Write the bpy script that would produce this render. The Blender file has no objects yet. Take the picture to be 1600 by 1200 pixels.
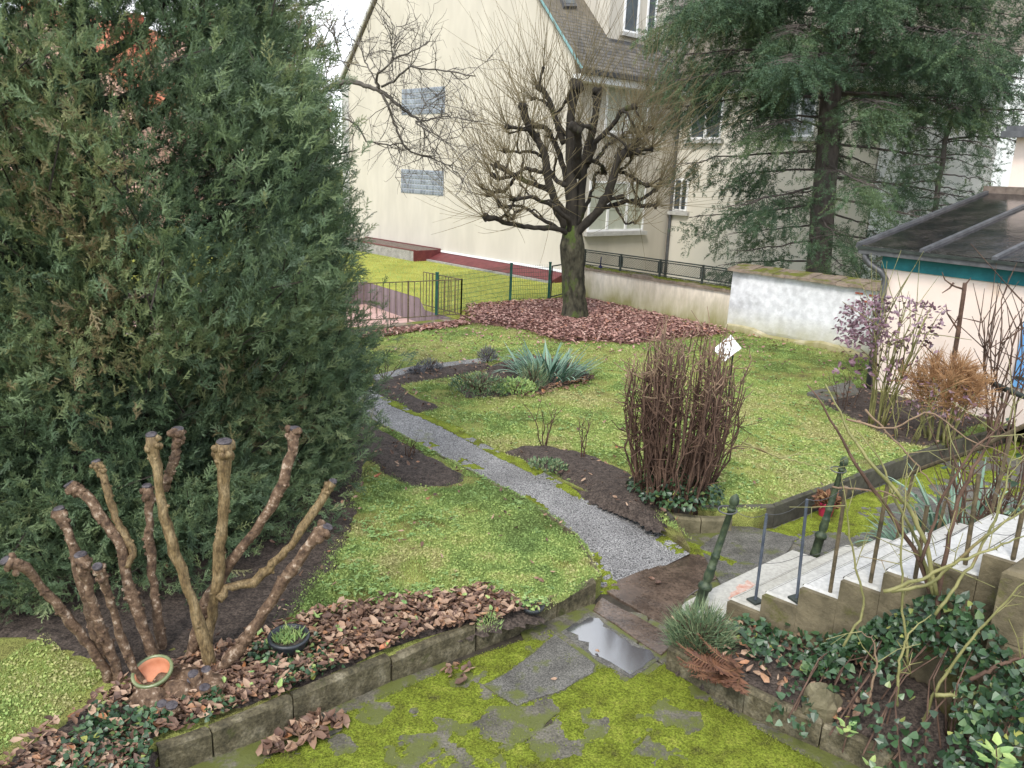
import bpy, math, random
import numpy as np
from mathutils import Matrix, Vector
from mathutils.geometry import tessellate_polygon

# ------------------------------------------------------------------ camera, sky, sun, exposure
S = bpy.context.scene
COL = S.collection
F_PX, PITCH, ROLL, EYE = 1280.0, math.atan(334 / 1280.0), 0.042, 3.7
R0 = np.array([1, 0, 0.]); U0 = np.array([0, math.sin(PITCH), math.cos(PITCH)])
FWD = np.array([0, math.cos(PITCH), -math.sin(PITCH)])
RGT = R0 * math.cos(ROLL) + U0 * math.sin(ROLL)
UPV = U0 * math.cos(ROLL) - R0 * math.sin(ROLL)
cd = bpy.data.cameras.new('camera'); cam = bpy.data.objects.new('camera', cd); COL.objects.link(cam)
cd.sensor_width = 36; cd.lens = 36 * F_PX / 1600; cd.clip_end = 2000; cd.clip_start = 0.05
M = Matrix(((RGT[0], UPV[0], -FWD[0], 0), (RGT[1], UPV[1], -FWD[1], 0), (RGT[2], UPV[2], -FWD[2], EYE), (0, 0, 0, 1)))
cam.matrix_world = M
S.camera = cam

SUN_EL, SUN_AZ = math.radians(48), math.radians(200)     # direction the light comes from (azimuth from +Y, clockwise)
W = bpy.data.worlds.new('World'); S.world = W; W.use_nodes = True
wn = W.node_tree.nodes; wl = W.node_tree.links; wn.clear()
wo = wn.new('ShaderNodeOutputWorld'); bg = wn.new('ShaderNodeBackground'); bg.inputs['Strength'].default_value = 0.12
sky = wn.new('ShaderNodeTexSky'); sky.sky_type = 'NISHITA'; sky.sun_disc = False
sky.sun_elevation = SUN_EL; sky.sun_rotation = SUN_AZ; sky.air_density = 1.0; sky.dust_density = 0.5
tc = wn.new('ShaderNodeTexCoord'); nz = wn.new('ShaderNodeTexNoise')
nz.inputs['Scale'].default_value = 3.2; nz.inputs['Detail'].default_value = 7; nz.inputs['Roughness'].default_value = .55
rp = wn.new('ShaderNodeValToRGB'); rp.color_ramp.elements[0].position = .40; rp.color_ramp.elements[1].position = .60
rp.color_ramp.elements[0].color = (.18, .18, .18, 1); rp.color_ramp.elements[1].color = (1, 1, 1, 1)
mx = wn.new('ShaderNodeMix'); mx.data_type = 'RGBA'
mx.inputs['B'].default_value = (8.0, 8.2, 8.5, 1)          # sunlit overcast cloud
wl.new(tc.outputs['Generated'], nz.inputs['Vector']); wl.new(nz.outputs['Fac'], rp.inputs['Fac'])
wl.new(rp.outputs['Color'], mx.inputs['Factor']); wl.new(sky.outputs['Color'], mx.inputs['A'])
wl.new(mx.outputs['Result'], bg.inputs['Color']); wl.new(bg.outputs['Background'], wo.inputs['Surface'])
sl = bpy.data.lights.new('sun', 'SUN'); sl.energy = 1.2; sl.angle = math.radians(14); sl.color = (1, .95, .88)
so = bpy.data.objects.new('sun', sl); COL.objects.link(so); so.location = (0, -10, 30)
ld = Vector((math.sin(SUN_AZ) * math.cos(SUN_EL), math.cos(SUN_AZ) * math.cos(SUN_EL), math.sin(SUN_EL)))
so.rotation_euler = ld.to_track_quat('Z', 'Y').to_euler()
S.view_settings.view_transform = 'Standard'; S.view_settings.look = 'None'
S.view_settings.gamma = 1; S.view_settings.use_curve_mapping = False
S.view_settings.exposure = 1.38
S.render.engine = 'CYCLES'; S.cycles.max_bounces = 6; S.cycles.diffuse_bounces = 4; S.cycles.transparent_max_bounces = 8
try: S.cycles.use_denoising = True
except Exception: pass

rng = np.random.default_rng(7); random.seed(7)
R = rng.uniform

# ------------------------------------------------------------------ survey helpers: where things stand, read off the photograph once
def ray(px, py): return FWD + RGT * ((px - 800) / F_PX) + UPV * ((600 - py) / F_PX)
def G(px, py, z=0.0):                       # ground point at height z
    d = ray(px, py); t = (z - EYE) / d[2]; return np.array([d[0] * t, d[1] * t, z])
def AT(px, py, Y):                          # point at distance Y up the garden
    d = ray(px, py); t = Y / d[1]; return np.array([0, 0, EYE]) + d * t
def ONW(px, py, p0, d):                     # point on a vertical wall through p0 along d
    r = ray(px, py); n = np.array([-d[1], d[0]]); t = (np.asarray(p0)[:2] @ n) / (r[:2] @ n); return np.array([0, 0, EYE]) + r * t
def proj(p):
    v = np.asarray(p, float) - np.array([0, 0, EYE]); w = v @ FWD
    return 800 + F_PX * (v @ RGT) / w, 600 - F_PX * (v @ UPV) / w
def v3(*a): return np.array(a, float)

# ------------------------------------------------------------------ numpy noise
def _h(ix, iy, iz, seed):
    n = (ix * 374761393 + iy * 668265263 + iz * 2147483647 + seed * 1442695041) & 0xffffffff
    n = ((n ^ (n >> 13)) * 1274126177) & 0xffffffff
    return ((n ^ (n >> 16)) & 0xffff) / 65535.0
def vnoise(p, seed=0):
    p = np.asarray(p, float); i = np.floor(p).astype(np.int64); f = p - i; f = f * f * (3 - 2 * f)
    x, y, z = i[..., 0], i[..., 1], i[..., 2]; o = 0
    for a in (0, 1):
        for b in (0, 1):
            for c in (0, 1):
                w = (f[..., 0] if a else 1 - f[..., 0]) * (f[..., 1] if b else 1 - f[..., 1]) * (f[..., 2] if c else 1 - f[..., 2])
                o = o + w * _h(x + a, y + b, z + c, seed)
    return o
def fbm(p, sc=1.0, octv=4, seed=0):
    p = np.asarray(p, float) * sc; o = 0; a = .5; t = 0
    for k in range(octv):
        o = o + a * vnoise(p * 2 ** k + 17.3 * k, seed + k); t += a; a *= .5
    return o / t
def fbm2(x, y, sc=1.0, octv=4, seed=0): return fbm(np.stack([x, y, np.zeros_like(x) + .5], -1), sc, octv, seed)

# ------------------------------------------------------------------ mesh builder
class MB:
    def __init__(s): s.v = []; s.f = []; s.c = []; s.n = 0
    def add(s, v, f, c=0.5):
        v = np.asarray(v, float).reshape(-1, 3); s.v.append(v)
        s.c.append(np.broadcast_to(np.asarray(c, float), (len(v),)))
        if isinstance(f, np.ndarray): s.f.append(f + s.n)
        else:
            g = {}
            for q in f: g.setdefault(len(q), []).append(q)
            for q in g.values(): s.f.append(np.asarray(q) + s.n)
        s.n += len(v); return s
    def box(s, c, size, rz=0.0, c_=0.5, ax=None):
        x, y, z = [k / 2 for k in size]
        v = np.array([(a * x, b * y, d * z) for d in (-1, 1) for a, b in ((-1, -1), (1, -1), (1, 1), (-1, 1))])
        if ax is not None:
            u = np.array([ax[0], ax[1], 0]) / math.hypot(ax[0], ax[1]); w = np.array([-u[1], u[0], 0])
            v = v[:, :1] * u + v[:, 1:2] * w + v[:, 2:] * np.array([0, 0, 1])
        elif rz:
            co, si = math.cos(rz), math.sin(rz)
            v = np.stack([v[:, 0] * co - v[:, 1] * si, v[:, 0] * si + v[:, 1] * co, v[:, 2]], 1)
        return s.add(v + np.asarray(c, float), [(3, 2, 1, 0), (4, 5, 6, 7), (0, 1, 5, 4), (1, 2, 6, 5), (2, 3, 7, 6), (3, 0, 4, 7)], c_)
    def hexa(s, b, t, c_=0.5):              # 4 bottom points, 4 top points
        return s.add(list(b) + list(t), [(3, 2, 1, 0), (4, 5, 6, 7), (0, 1, 5, 4), (1, 2, 6, 5), (2, 3, 7, 6), (3, 0, 4, 7)], c_)
    def prism(s, poly, z0, z1, bev=0.0, jit=0.0, c_=0.5):     # polygon (xy), sides and a (bevelled) top
        p = np.asarray(poly, float)[:, :2]; n = len(p)
        if sum(p[i - 1, 0] * p[i, 1] - p[i, 0] * p[i - 1, 1] for i in range(n)) < 0: p = p[::-1]
        z1 = np.full(n, z1) if np.isscalar(z1) else np.asarray(z1)
        rings = [np.c_[p, np.full(n, z0)], np.c_[p, z1 - bev]]
        if bev:
            ctr = p.mean(0); d = p - ctr; L = np.linalg.norm(d, axis=1, keepdims=True) + 1e-6
            rings.append(np.c_[p - d / L * bev * 1.3, z1 + (rng.uniform(-jit, jit, n) if jit else 0)])
        v = np.concatenate(rings); f = []
        for k in range(len(rings) - 1):
            for i in range(n):
                j = (i + 1) % n; f.append((k * n + i, k * n + j, (k + 1) * n + j, (k + 1) * n + i))
        o = (len(rings) - 1) * n
        for t in tessellate_polygon([[Vector((q[0], q[1], 0)) for q in rings[-1]]]):
            a, b, c = [rings[-1][i] for i in t]
            f.append(tuple(o + i for i in (t if (b[0]-a[0])*(c[1]-a[1])-(b[1]-a[1])*(c[0]-a[0]) > 0 else t[::-1])))
        return s.add(v, f, c_)
    def tube(s, pts, rad, n=6, cap=True, c_=0.5, rough=0.0):
        p = np.asarray(pts, float); k = len(p); rad = np.full(k, rad) if np.isscalar(rad) else np.asarray(rad, float)
        t = np.gradient(p, axis=0); t /= np.linalg.norm(t, axis=1, keepdims=True) + 1e-9
        a = np.array([1, 0, 0.]) if abs(t[0, 0]) < .8 else np.array([0, 1, 0.])
        u = a - t[0] * (a @ t[0]); ang = np.arange(n) * 2 * math.pi / n; ca, sa = np.cos(ang), np.sin(ang); rings = []
        for i in range(k):
            u = u - t[i] * (u @ t[i]); u /= np.linalg.norm(u) + 1e-9; w = np.cross(t[i], u)
            rr = rad[i] * (1 + (rng.uniform(-rough, rough, n) if rough else 0))
            rings.append(p[i] + (u * ca[:, None] + w * sa[:, None]) * (rr[:, None] if rough else rr))
        v = np.concatenate(rings); i = np.arange(k - 1)[:, None] * n; j = np.arange(n)[None]; j2 = (j + 1) % n
        f = np.stack([i + j, i + j2, i + n + j2, i + n + j], -1).reshape(-1, 4); s.add(v, f, c_)
        if cap and n > 3:
            s.f.append(np.array([list(range(n))[::-1]]) + s.n - len(v)); s.f.append(np.array([list(range((k - 1) * n, k * n))]) + s.n - len(v))
        return s
    def lathe(s, prof, ctr, n=20, axis=None, c_=0.5):          # profile of (radius, height)
        prof = np.asarray(prof, float); ang = np.arange(n) * 2 * math.pi / n
        v = np.stack([prof[:, :1] * np.cos(ang), prof[:, :1] * np.sin(ang), np.repeat(prof[:, 1:], n, 1)], -1).reshape(-1, 3)
        if axis is not None:
            z = np.asarray(axis, float); z /= np.linalg.norm(z); a = np.array([1, 0, 0.]); x = a - z * (a @ z); x /= np.linalg.norm(x); y = np.cross(z, x)
            v = v[:, :1] * x + v[:, 1:2] * y + v[:, 2:] * z
        k = len(prof); i = np.arange(k - 1)[:, None] * n; j = np.arange(n)[None]; j2 = (j + 1) % n
        f = np.stack([i + j, i + j2, i + n + j2, i + n + j], -1).reshape(-1, 4)
        return s.add(v + np.asarray(ctr, float), f, c_)
    def blob(s, c, r, seed=0, amp=.25, sub=(8, 6), c_=0.5):
        r = np.full(3, r) if np.isscalar(r) else np.asarray(r, float); n, m = sub
        th = np.linspace(0, math.pi, m + 1); ph = np.arange(n) * 2 * math.pi / n
        v = np.stack([np.sin(th)[:, None] * np.cos(ph), np.sin(th)[:, None] * np.sin(ph), np.repeat(np.cos(th)[:, None], n, 1)], -1).reshape(-1, 3)
        k = 1 + amp * (fbm(v * 1.7 + seed * 3.1, 1, 3, seed) - .5) * 2
        v = v * k[:, None] * r; i = np.arange(m)[:, None] * n; j = np.arange(n)[None]; j2 = (j + 1) % n
        f = np.stack([i + n + j, i + n + j2, i + j2, i + j], -1).reshape(-1, 4)
        return s.add(v + np.asarray(c, float), f, c_)
    def scatter(s, pv, pf, pos, Z, scale, col=None, roll=None):  # many copies of a small shape, +Z of the shape turned along Z
        pos = np.asarray(pos, float); N = len(pos); Z = np.asarray(Z, float); Z = Z / (np.linalg.norm(Z, axis=1, keepdims=True) + 1e-9)
        a = np.where(np.abs(Z[:, 2:]) < .9, np.array([[0, 0, 1.]]), np.array([[1., 0, 0]])); X = np.cross(a, Z); X /= np.linalg.norm(X, axis=1, keepdims=True)
        Y = np.cross(Z, X); r = R(0, 2 * math.pi, N) if roll is None else np.broadcast_to(roll, (N,))
        c, q = np.cos(r)[:, None], np.sin(r)[:, None]; X, Y = X * c + Y * q, Y * c - X * q
        sc = np.broadcast_to(np.asarray(scale, float).reshape(-1, 1) if np.ndim(scale) == 1 else scale, (N, 3) if np.ndim(scale) == 2 else (N, 1))
        if sc.shape[1] == 1: sc = np.repeat(sc, 3, 1)
        L = pv[None] * sc[:, None, :]
        v = L[..., :1] * X[:, None] + L[..., 1:2] * Y[:, None] + L[..., 2:] * Z[:, None] + pos[:, None]
        f = pf[None] + (np.arange(N) * len(pv))[:, None, None]
        cc = np.repeat(R(0, 1, N) if col is None else col, len(pv))
        return s.add(v.reshape(-1, 3), f.reshape(-1, pf.shape[1]), cc)
    def mesh(s, name, off=(0, 0, 0), smooth=False):
        v = np.concatenate(s.v) - np.asarray(off, float); me = bpy.data.meshes.new(name)
        li = np.concatenate([f.reshape(-1) for f in s.f]); cnt = np.concatenate([np.full(len(f), f.shape[1]) for f in s.f])
        st = np.concatenate([[0], np.cumsum(cnt)[:-1]])
        me.vertices.add(len(v)); me.vertices.foreach_set('co', v.ravel()); me.loops.add(len(li)); me.loops.foreach_set('vertex_index', li.astype(np.int32))
        me.polygons.add(len(cnt)); me.polygons.foreach_set('loop_start', st.astype(np.int32)); me.polygons.foreach_set('loop_total', cnt.astype(np.int32))
        a = me.attributes.new('tone', 'FLOAT', 'POINT'); a.data.foreach_set('value', np.concatenate(s.c).astype(np.float32))
        me.update(calc_edges=True)
        me.shade_smooth() if smooth else me.shade_flat()
        return me

WL = {}
def tag(o, label=None, cat=None, group=None, kind=None):
    for k, q in (('label', label), ('category', cat), ('group', group), ('kind', kind)):
        if q: o[k] = q
    return o
def thing(name, label, cat, loc, group=None, kind=None):
    o = bpy.data.objects.new(name, None); COL.objects.link(o); o.location = tuple(loc); o.empty_display_size = .2
    WL[o.name] = np.asarray(loc, float); return tag(o, label, cat, group, kind)
def obj(name, mb, mat, parent=None, loc=None, smooth=False, label=None, cat=None, group=None, kind=None):
    if parent is not None: off = WL[parent.name]
    else: off = np.zeros(3) if loc is None else np.asarray(loc, float)
    me = mb.mesh(name, off, smooth); me.materials.append(mat)
    o = bpy.data.objects.new(name, me); COL.objects.link(o)
    if parent is not None: o.parent = parent
    else: o.location = tuple(off)
    WL[o.name] = off; return tag(o, label, cat, group, kind)
def struct(name, mb, mat, smooth=False): return obj(name, mb, mat, kind='structure', smooth=smooth)
def inst(name, me, parent, loc, rot=(0, 0, 0), scale=(1, 1, 1)):      # one more piece that shares its mesh
    o = bpy.data.objects.new(name, me); COL.objects.link(o); o.parent = parent
    o.location = tuple(np.asarray(loc, float) - WL[parent.name]); o.rotation_euler = rot; o.scale = scale; return o
def cloud(name, mat, parent, protos, pos, Z, scale, tone, kind='stuff'):
    """one object of many copies of a few small shapes (geometry nodes), for foliage nobody could count"""
    pos = np.asarray(pos, float); N = len(pos); Z = np.asarray(Z, float); Z = Z / (np.linalg.norm(Z, axis=1, keepdims=True) + 1e-9)
    a = np.where(np.abs(Z[:, 2:]) < .9, np.array([[0, 0, 1.]]), np.array([[1., 0, 0]])); X = np.cross(a, Z); X /= np.linalg.norm(X, axis=1, keepdims=True); Y = np.cross(Z, X)
    r = R(0, 2 * math.pi, N); c, q = np.cos(r)[:, None], np.sin(r)[:, None]; X, Y = X * c + Y * q, Y * c - X * q
    eul = np.stack([np.arctan2(Y[:, 2], Z[:, 2]), np.arcsin(np.clip(-X[:, 2], -1, 1)), np.arctan2(X[:, 1], X[:, 0])], 1)
    me = bpy.data.meshes.new(name); me.vertices.add(N); me.vertices.foreach_set('co', (pos - WL[parent.name]).ravel())
    for nm, ty, dat, ky in (('turn', 'FLOAT_VECTOR', eul, 'vector'), ('size', 'FLOAT', np.asarray(scale), 'value'), ('tone', 'FLOAT', np.asarray(tone), 'value'), ('pick', 'INT', rng.integers(0, len(protos), N), 'value')):
        t = me.attributes.new(nm, ty, 'POINT'); t.data.foreach_set(ky, np.ascontiguousarray(dat, dtype=np.int32 if ty == 'INT' else np.float32).ravel())
    o = bpy.data.objects.new(name, me); COL.objects.link(o); o.parent = parent; WL[o.name] = WL[parent.name]; tag(o, kind=kind)
    g = bpy.data.node_groups.new(name, 'GeometryNodeTree'); g.interface.new_socket('Geometry', in_out='INPUT', socket_type='NodeSocketGeometry'); g.interface.new_socket('Geometry', in_out='OUTPUT', socket_type='NodeSocketGeometry')
    n, L = g.nodes, g.links; gi, go = n.new('NodeGroupInput'), n.new('NodeGroupOutput'); ip = n.new('GeometryNodeInstanceOnPoints'); jn = n.new('GeometryNodeJoinGeometry')
    for k, (pv, pf) in reversed(list(enumerate(protos))):
        pm = bpy.data.meshes.new(name + '_sprig'); pm.from_pydata([tuple(v) for v in pv], [], [tuple(int(i) for i in f) for f in pf]); pm.materials.append(mat)
        po = bpy.data.objects.new(name + '_sprig', pm); oi = n.new('GeometryNodeObjectInfo'); oi.inputs['Object'].default_value = po; oi.inputs['As Instance'].default_value = False
        gt = n.new('GeometryNodeGeometryToInstance'); L.new(oi.outputs['Geometry'], gt.inputs[0]); L.new(gt.outputs[0], jn.inputs[0])
    def at(nm, ty):
        x = n.new('GeometryNodeInputNamedAttribute'); x.data_type = ty; x.inputs['Name'].default_value = nm; return x.outputs[0]
    er = n.new('FunctionNodeEulerToRotation'); L.new(at('turn', 'FLOAT_VECTOR'), er.inputs[0]); L.new(er.outputs[0], ip.inputs['Rotation']); L.new(at('size', 'FLOAT'), ip.inputs['Scale'])
    ip.inputs['Pick Instance'].default_value = True; L.new(at('pick', 'INT'), ip.inputs['Instance Index']); L.new(gi.outputs[0], ip.inputs['Points']); L.new(jn.outputs[0], ip.inputs['Instance']); L.new(ip.outputs[0], go.inputs[0])
    md = o.modifiers.new('sprigs', 'NODES'); md.node_group = g; me.materials.append(mat)
    return o
def single(mb, mat, name, smooth=False):
    me = mb.mesh(name, smooth=smooth); me.materials.append(mat); return me

# ------------------------------------------------------------------ materials
def rgb(c): return (c[0], c[1], c[2], 1)
def mat(name, cols, scale=6, rough=.8, bump=.3, bscale=None, detail=6, spec=.3, tone=None, metal=0, moss=None, stretch=None, rvar=0.0, fine=None, trans=0.0, dirt=None, inst_tone=False):
    """cols: ramp over world noise; tone: ramp over the per-piece value; moss: (scale, threshold, colour, up only);
    fine: (scale, amount) small speckle; dirt: (z0, z1, colour) splash zone at the foot of a wall."""
    m = bpy.data.materials.new(name); m.use_nodes = True; nt = m.node_tree; N = nt.nodes; L = nt.links
    b = N['Principled BSDF']; b.inputs['Roughness'].default_value = rough; b.inputs['Metallic'].default_value = metal
    b.inputs['Specular IOR Level'].default_value = spec
    geo = N.new('ShaderNodeNewGeometry'); vec = geo.outputs['Position']
    if stretch:
        mp = N.new('ShaderNodeMapping'); mp.inputs['Scale'].default_value = stretch; L.new(vec, mp.inputs['Vector']); vec = mp.outputs['Vector']
    def noise(sc, det=detail, ro=.6):
        n = N.new('ShaderNodeTexNoise'); n.inputs['Scale'].default_value = sc; n.inputs['Detail'].default_value = det; n.inputs['Roughness'].default_value = ro
        L.new(vec, n.inputs['Vector']); return n.outputs['Fac']
    def ramp(src, st):
        r = N.new('ShaderNodeValToRGB'); e = r.color_ramp.elements
        while len(e) < len(st): e.new(.5)
        for k, (p, c) in enumerate(st): e[k].position = p; e[k].color = rgb(c)
        L.new(src, r.inputs['Fac']); return r.outputs['Color']
    def mix(fac, A, B, mode='MIX'):
        x = N.new('ShaderNodeMix'); x.data_type = 'RGBA'; x.blend_type = mode
        for s_, q in (('Factor', fac), ('A', A), ('B', B)):
            if isinstance(q, (int, float)): x.inputs[s_].default_value = q
            elif isinstance(q, tuple): x.inputs[s_].default_value = rgb(q)
            else: L.new(q, x.inputs[s_])
        return x.outputs['Result']
    def math_(op, a, c, clamp=False):
        x = N.new('ShaderNodeMath'); x.operation = op; x.use_clamp = clamp
        for k, q in ((0, a), (1, c)):
            if isinstance(q, (int, float)): x.inputs[k].default_value = q
            else: L.new(q, x.inputs[k])
        return x.outputs[0]
    n1 = noise(scale)
    if len(cols) == 1: col = mix(.5, cols[0][1], cols[0][1])
    else: col = ramp(n1, cols)
    if tone:
        at = N.new('ShaderNodeAttribute'); at.attribute_name = 'tone'; at.attribute_type = 'INSTANCER' if inst_tone else 'GEOMETRY'; tcol = ramp(at.outputs['Fac'], tone)
        col = mix(.72, col, tcol)
    if fine:
        fn = noise(fine[0], 2); fr = ramp(fn, [(.35, (1 - fine[1],) * 3), (.65, (1 + fine[1],) * 3)]); col = mix(1.0, col, fr, 'MULTIPLY')
    if dirt:
        sp = N.new('ShaderNodeSeparateXYZ'); L.new(geo.outputs['Position'], sp.inputs[0])
        mr = N.new('ShaderNodeMapRange'); mr.inputs['From Min'].default_value = dirt[0]; mr.inputs['From Max'].default_value = dirt[1]
        mr.inputs['To Min'].default_value = 1; mr.inputs['To Max'].default_value = 0; L.new(sp.outputs['Z'], mr.inputs['Value'])
        k = math_('MULTIPLY', mr.outputs[0], math_('MULTIPLY', noise(2.2, 5), 2.2), True)
        col = mix(k, col, dirt[2])
    if moss:
        mn = noise(moss[0], 5, .65); r = N.new('ShaderNodeMapRange'); r.inputs['From Min'].default_value = moss[1]; r.inputs['From Max'].default_value = moss[1] + .09
        L.new(mn, r.inputs['Value']); k = r.outputs[0]
        if len(moss) > 3 and moss[3]:
            sp = N.new('ShaderNodeSeparateXYZ'); L.new(geo.outputs['Normal'], sp.inputs[0]); k = math_('MULTIPLY', k, math_('MULTIPLY', sp.outputs['Z'], 1.3, True))
        col = mix(k, col, moss[2])
    L.new(col, b.inputs['Base Color'])
    if rvar:
        rn = noise(scale * .7, 4); rr = N.new('ShaderNodeMapRange'); rr.inputs['From Min'].default_value = .38; rr.inputs['From Max'].default_value = .62
        rr.inputs['To Min'].default_value = max(.03, rough - rvar); rr.inputs['To Max'].default_value = min(1, rough + rvar); L.new(rn, rr.inputs['Value']); L.new(rr.outputs[0], b.inputs['Roughness'])
    if bump:
        bn = noise(bscale or scale * 4, 8, .65); bp = N.new('ShaderNodeBump'); bp.inputs['Strength'].default_value = bump; bp.inputs['Distance'].default_value = .02
        L.new(bn, bp.inputs['Height']); L.new(bp.outputs['Normal'], b.inputs['Normal'])
    if trans:
        b.inputs['Subsurface Weight'].default_value = 0
        tr = N.new('ShaderNodeBsdfTranslucent'); ms = N.new('ShaderNodeMixShader'); ms.inputs[0].default_value = trans
        L.new(col, tr.inputs['Color']); L.new(b.outputs[0], ms.inputs[1]); L.new(tr.outputs[0], ms.inputs[2]); L.new(ms.outputs[0], N['Material Output'].inputs['Surface'])
    return m
# ------------------------------------------------------------------ material list
MT = {}
MT['asphalt'] = mat('gravel_asphalt', [(.3, (.125, .12, .115)), (.5, (.17, .165, .16)), (.7, (.225, .22, .21))], 1.6, .55, .5, 90, moss=(1.3, .63, (.12, .13, .03)), fine=(70, .95), spec=.4)
MT['slab'] = mat('mossy_stone', [(.3, (.06, .055, .04)), (.6, (.13, .118, .09))], 4, .6, .5, 30, rvar=.2, moss=(3.4, .44, (.095, .105, .028)), fine=(60, .35))
MT['brownslab'] = mat('wet_brown_stone', [(.35, (.05, .036, .027)), (.62, (.115, .082, .06))], 3, .17, .2, 25, rvar=.14, fine=(40, .3), spec=.5)
MT['brownslab'].node_tree.nodes['Principled BSDF'].inputs['IOR'].default_value = 1.8
MT['greyslab'] = mat('worn_grey_concrete', [(.35, (.075, .07, .06)), (.65, (.135, .128, .11))], 5, .5, .5, 60, fine=(80, .5), moss=(3, .55, (.095, .105, .028)))
MT['joint'] = mat('joint_earth', [(.3, (.025, .02, .014)), (.7, (.06, .05, .035))], 9, .9, .6)
MT['moss'] = mat('moss', [(.30, (.085, .085, .024)), (.42, (.135, .155, .02)), (.54, (.175, .215, .026)), (.70, (.25, .265, .045))], 5.5, .9, .9, 120, fine=(70, .5), spec=.1)
MT['mosstuft'] = mat('moss_tuft', [(.5, (.19, .215, .03))], 4, .9, 0, tone=[(0, (.07, .095, .02)), (.5, (.165, .205, .03)), (1, (.31, .31, .07))], spec=.1)
MT['water'] = mat('puddle_water', [(.5, (.06, .06, .062))], 2, .11, .01, 4, spec=1.0)
MT['water'].node_tree.nodes['Principled BSDF'].inputs['IOR'].default_value = 1.95
MT['soil'] = mat('dark_soil', [(.3, (.03, .022, .018)), (.65, (.085, .065, .052))], 14, .9, 1.0, 40, fine=(50, .5))
MT['turf'] = mat('turf', [(.3, (.085, .07, .035)), (.45, (.16, .16, .05)), (.6, (.20, .22, .06)), (.72, (.29, .29, .085))], 1.9, .95, .35, 150, fine=(120, .6), spec=.1)
MT['grass'] = mat('grass_blade', [(.35, (.34, .37, .11)), (.65, (.26, .36, .11))], 1.1, .7, 0, tone=[(0, (.11, .17, .055)), (.3, (.21, .32, .10)), (.6, (.34, .45, .135)), (.85, (.48, .53, .18)), (1, (.48, .43, .21))], spec=.2, trans=.25)
MT['farturf'] = mat('yellow_green_turf', [(.3, (.21, .21, .04)), (.6, (.30, .30, .06))], 1.4, .9, .6, 50, fine=(30, .3), spec=.1)
MT['kerb'] = mat('mossy_kerb_stone', [(.3, (.04, .035, .02)), (.5, (.095, .08, .046)), (.68, (.19, .165, .11))], 7, .8, .9, 24, moss=(5, .60, (.055, .058, .018)), fine=(50, .3))
MT['kerbdark'] = mat('dark_damp_edging', [(.3, (.035, .032, .025)), (.65, (.085, .08, .06))], 6, .8, .6, 28, moss=(4, .55, (.10, .115, .02), True))
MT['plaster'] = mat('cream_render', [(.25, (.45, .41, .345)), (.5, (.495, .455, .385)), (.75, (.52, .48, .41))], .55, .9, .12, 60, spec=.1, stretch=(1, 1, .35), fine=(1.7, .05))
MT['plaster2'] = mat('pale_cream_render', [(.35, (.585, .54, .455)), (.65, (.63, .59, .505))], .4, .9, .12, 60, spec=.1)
MT['white'] = mat('white_paint', [(.4, (.74, .74, .73)), (.6, (.82, .82, .81))], 2, .6, .1)
MT['slate'] = mat('roof_slate', [(.3, (.085, .075, .06)), (.65, (.17, .145, .105))], 5, .6, .5, 20, moss=(1.2, .62, (.12, .10, .05)))
MT['zinc'] = mat('zinc_gutter', [(.35, (.07, .072, .075)), (.65, (.13, .13, .135))], 5, .45, .1, metal=.3)
MT['copper'] = mat('teal_verge', [(.35, (.14, .27, .27)), (.65, (.2, .34, .34))], 5, .6, .1)
MT['stonetrim'] = mat('grey_stone_trim', [(.35, (.36, .35, .33)), (.65, (.46, .45, .42))], 5, .8, .2)
MT['glassblock'] = mat('glass_block', [(.4, (.13, .15, .18)), (.6, (.22, .25, .29))], 6, .2, .1, spec=.6, tone=[(0, (.09, .105, .13)), (1, (.24, .27, .31))])
MT['mortar'] = mat('pale_mortar', [(.4, (.26, .27, .29)), (.6, (.33, .34, .36))], 5, .9, .1)
MT['pane'] = mat('window_glass', [(.4, (.05, .06, .07)), (.6, (.09, .11, .12))], 1.5, .06, .01, spec=.7)
MT['shutter'] = mat('green_grey_roller', [(.4, (.40, .42, .34)), (.6, (.47, .48, .40))], 2, .6, .1)
MT['redmetal'] = mat('dull_red_metal', [(.3, (.095, .022, .024)), (.65, (.15, .038, .038))], 5, .55, .15)
MT['concrete'] = mat('rough_concrete', [(.3, (.20, .185, .165)), (.65, (.33, .31, .28))], 5, .85, .4, 30, fine=(40, .2))
MT['brownplank'] = mat('weathered_brown', [(.3, (.10, .075, .06)), (.65, (.19, .15, .12))], 9, .8, .3)
MT['gardenwall'] = mat('stained_render', [(.3, (.60, .52, .42)), (.65, (.74, .66, .56))], 1.2, .9, .3, 30, dirt=(.1, 1.05, (.26, .235, .10)), stretch=(1, 1, .35), fine=(9, .12))
MT['whitewall'] = mat('flaking_whitewash', [(.3, (.46, .46, .46)), (.45, (.60, .60, .61)), (.62, (.68, .68, .69))], .75, .9, .6, 11, dirt=(.1, .8, (.42, .40, .27)), fine=(6, .12))
MT['coping'] = mat('mossy_coping', [(.3, (.13, .10, .075)), (.65, (.27, .21, .16))], 6, .9, .8, 25, moss=(2.2, .47, (.12, .13, .02), True))
MT['iron'] = mat('dark_painted_iron', [(.35, (.02, .026, .022)), (.65, (.05, .058, .05))], 9, .5, .2)
MT['bluegreyiron'] = mat('blue_grey_iron', [(.35, (.05, .06, .08)), (.65, (.1, .115, .14))], 9, .45, .2)
MT['rustiron'] = mat('rusty_iron', [(.35, (.06, .05, .03)), (.65, (.16, .12, .07))], 14, .8, .3)
MT['greeniron'] = mat('green_cast_iron', [(.35, (.02, .035, .022)), (.65, (.075, .095, .05))], 14, .5, .3)
MT['greenmetal'] = mat('green_fence_paint', [(.4, (.012, .07, .05)), (.6, (.02, .10, .075))], 5, .5, .1)
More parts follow.
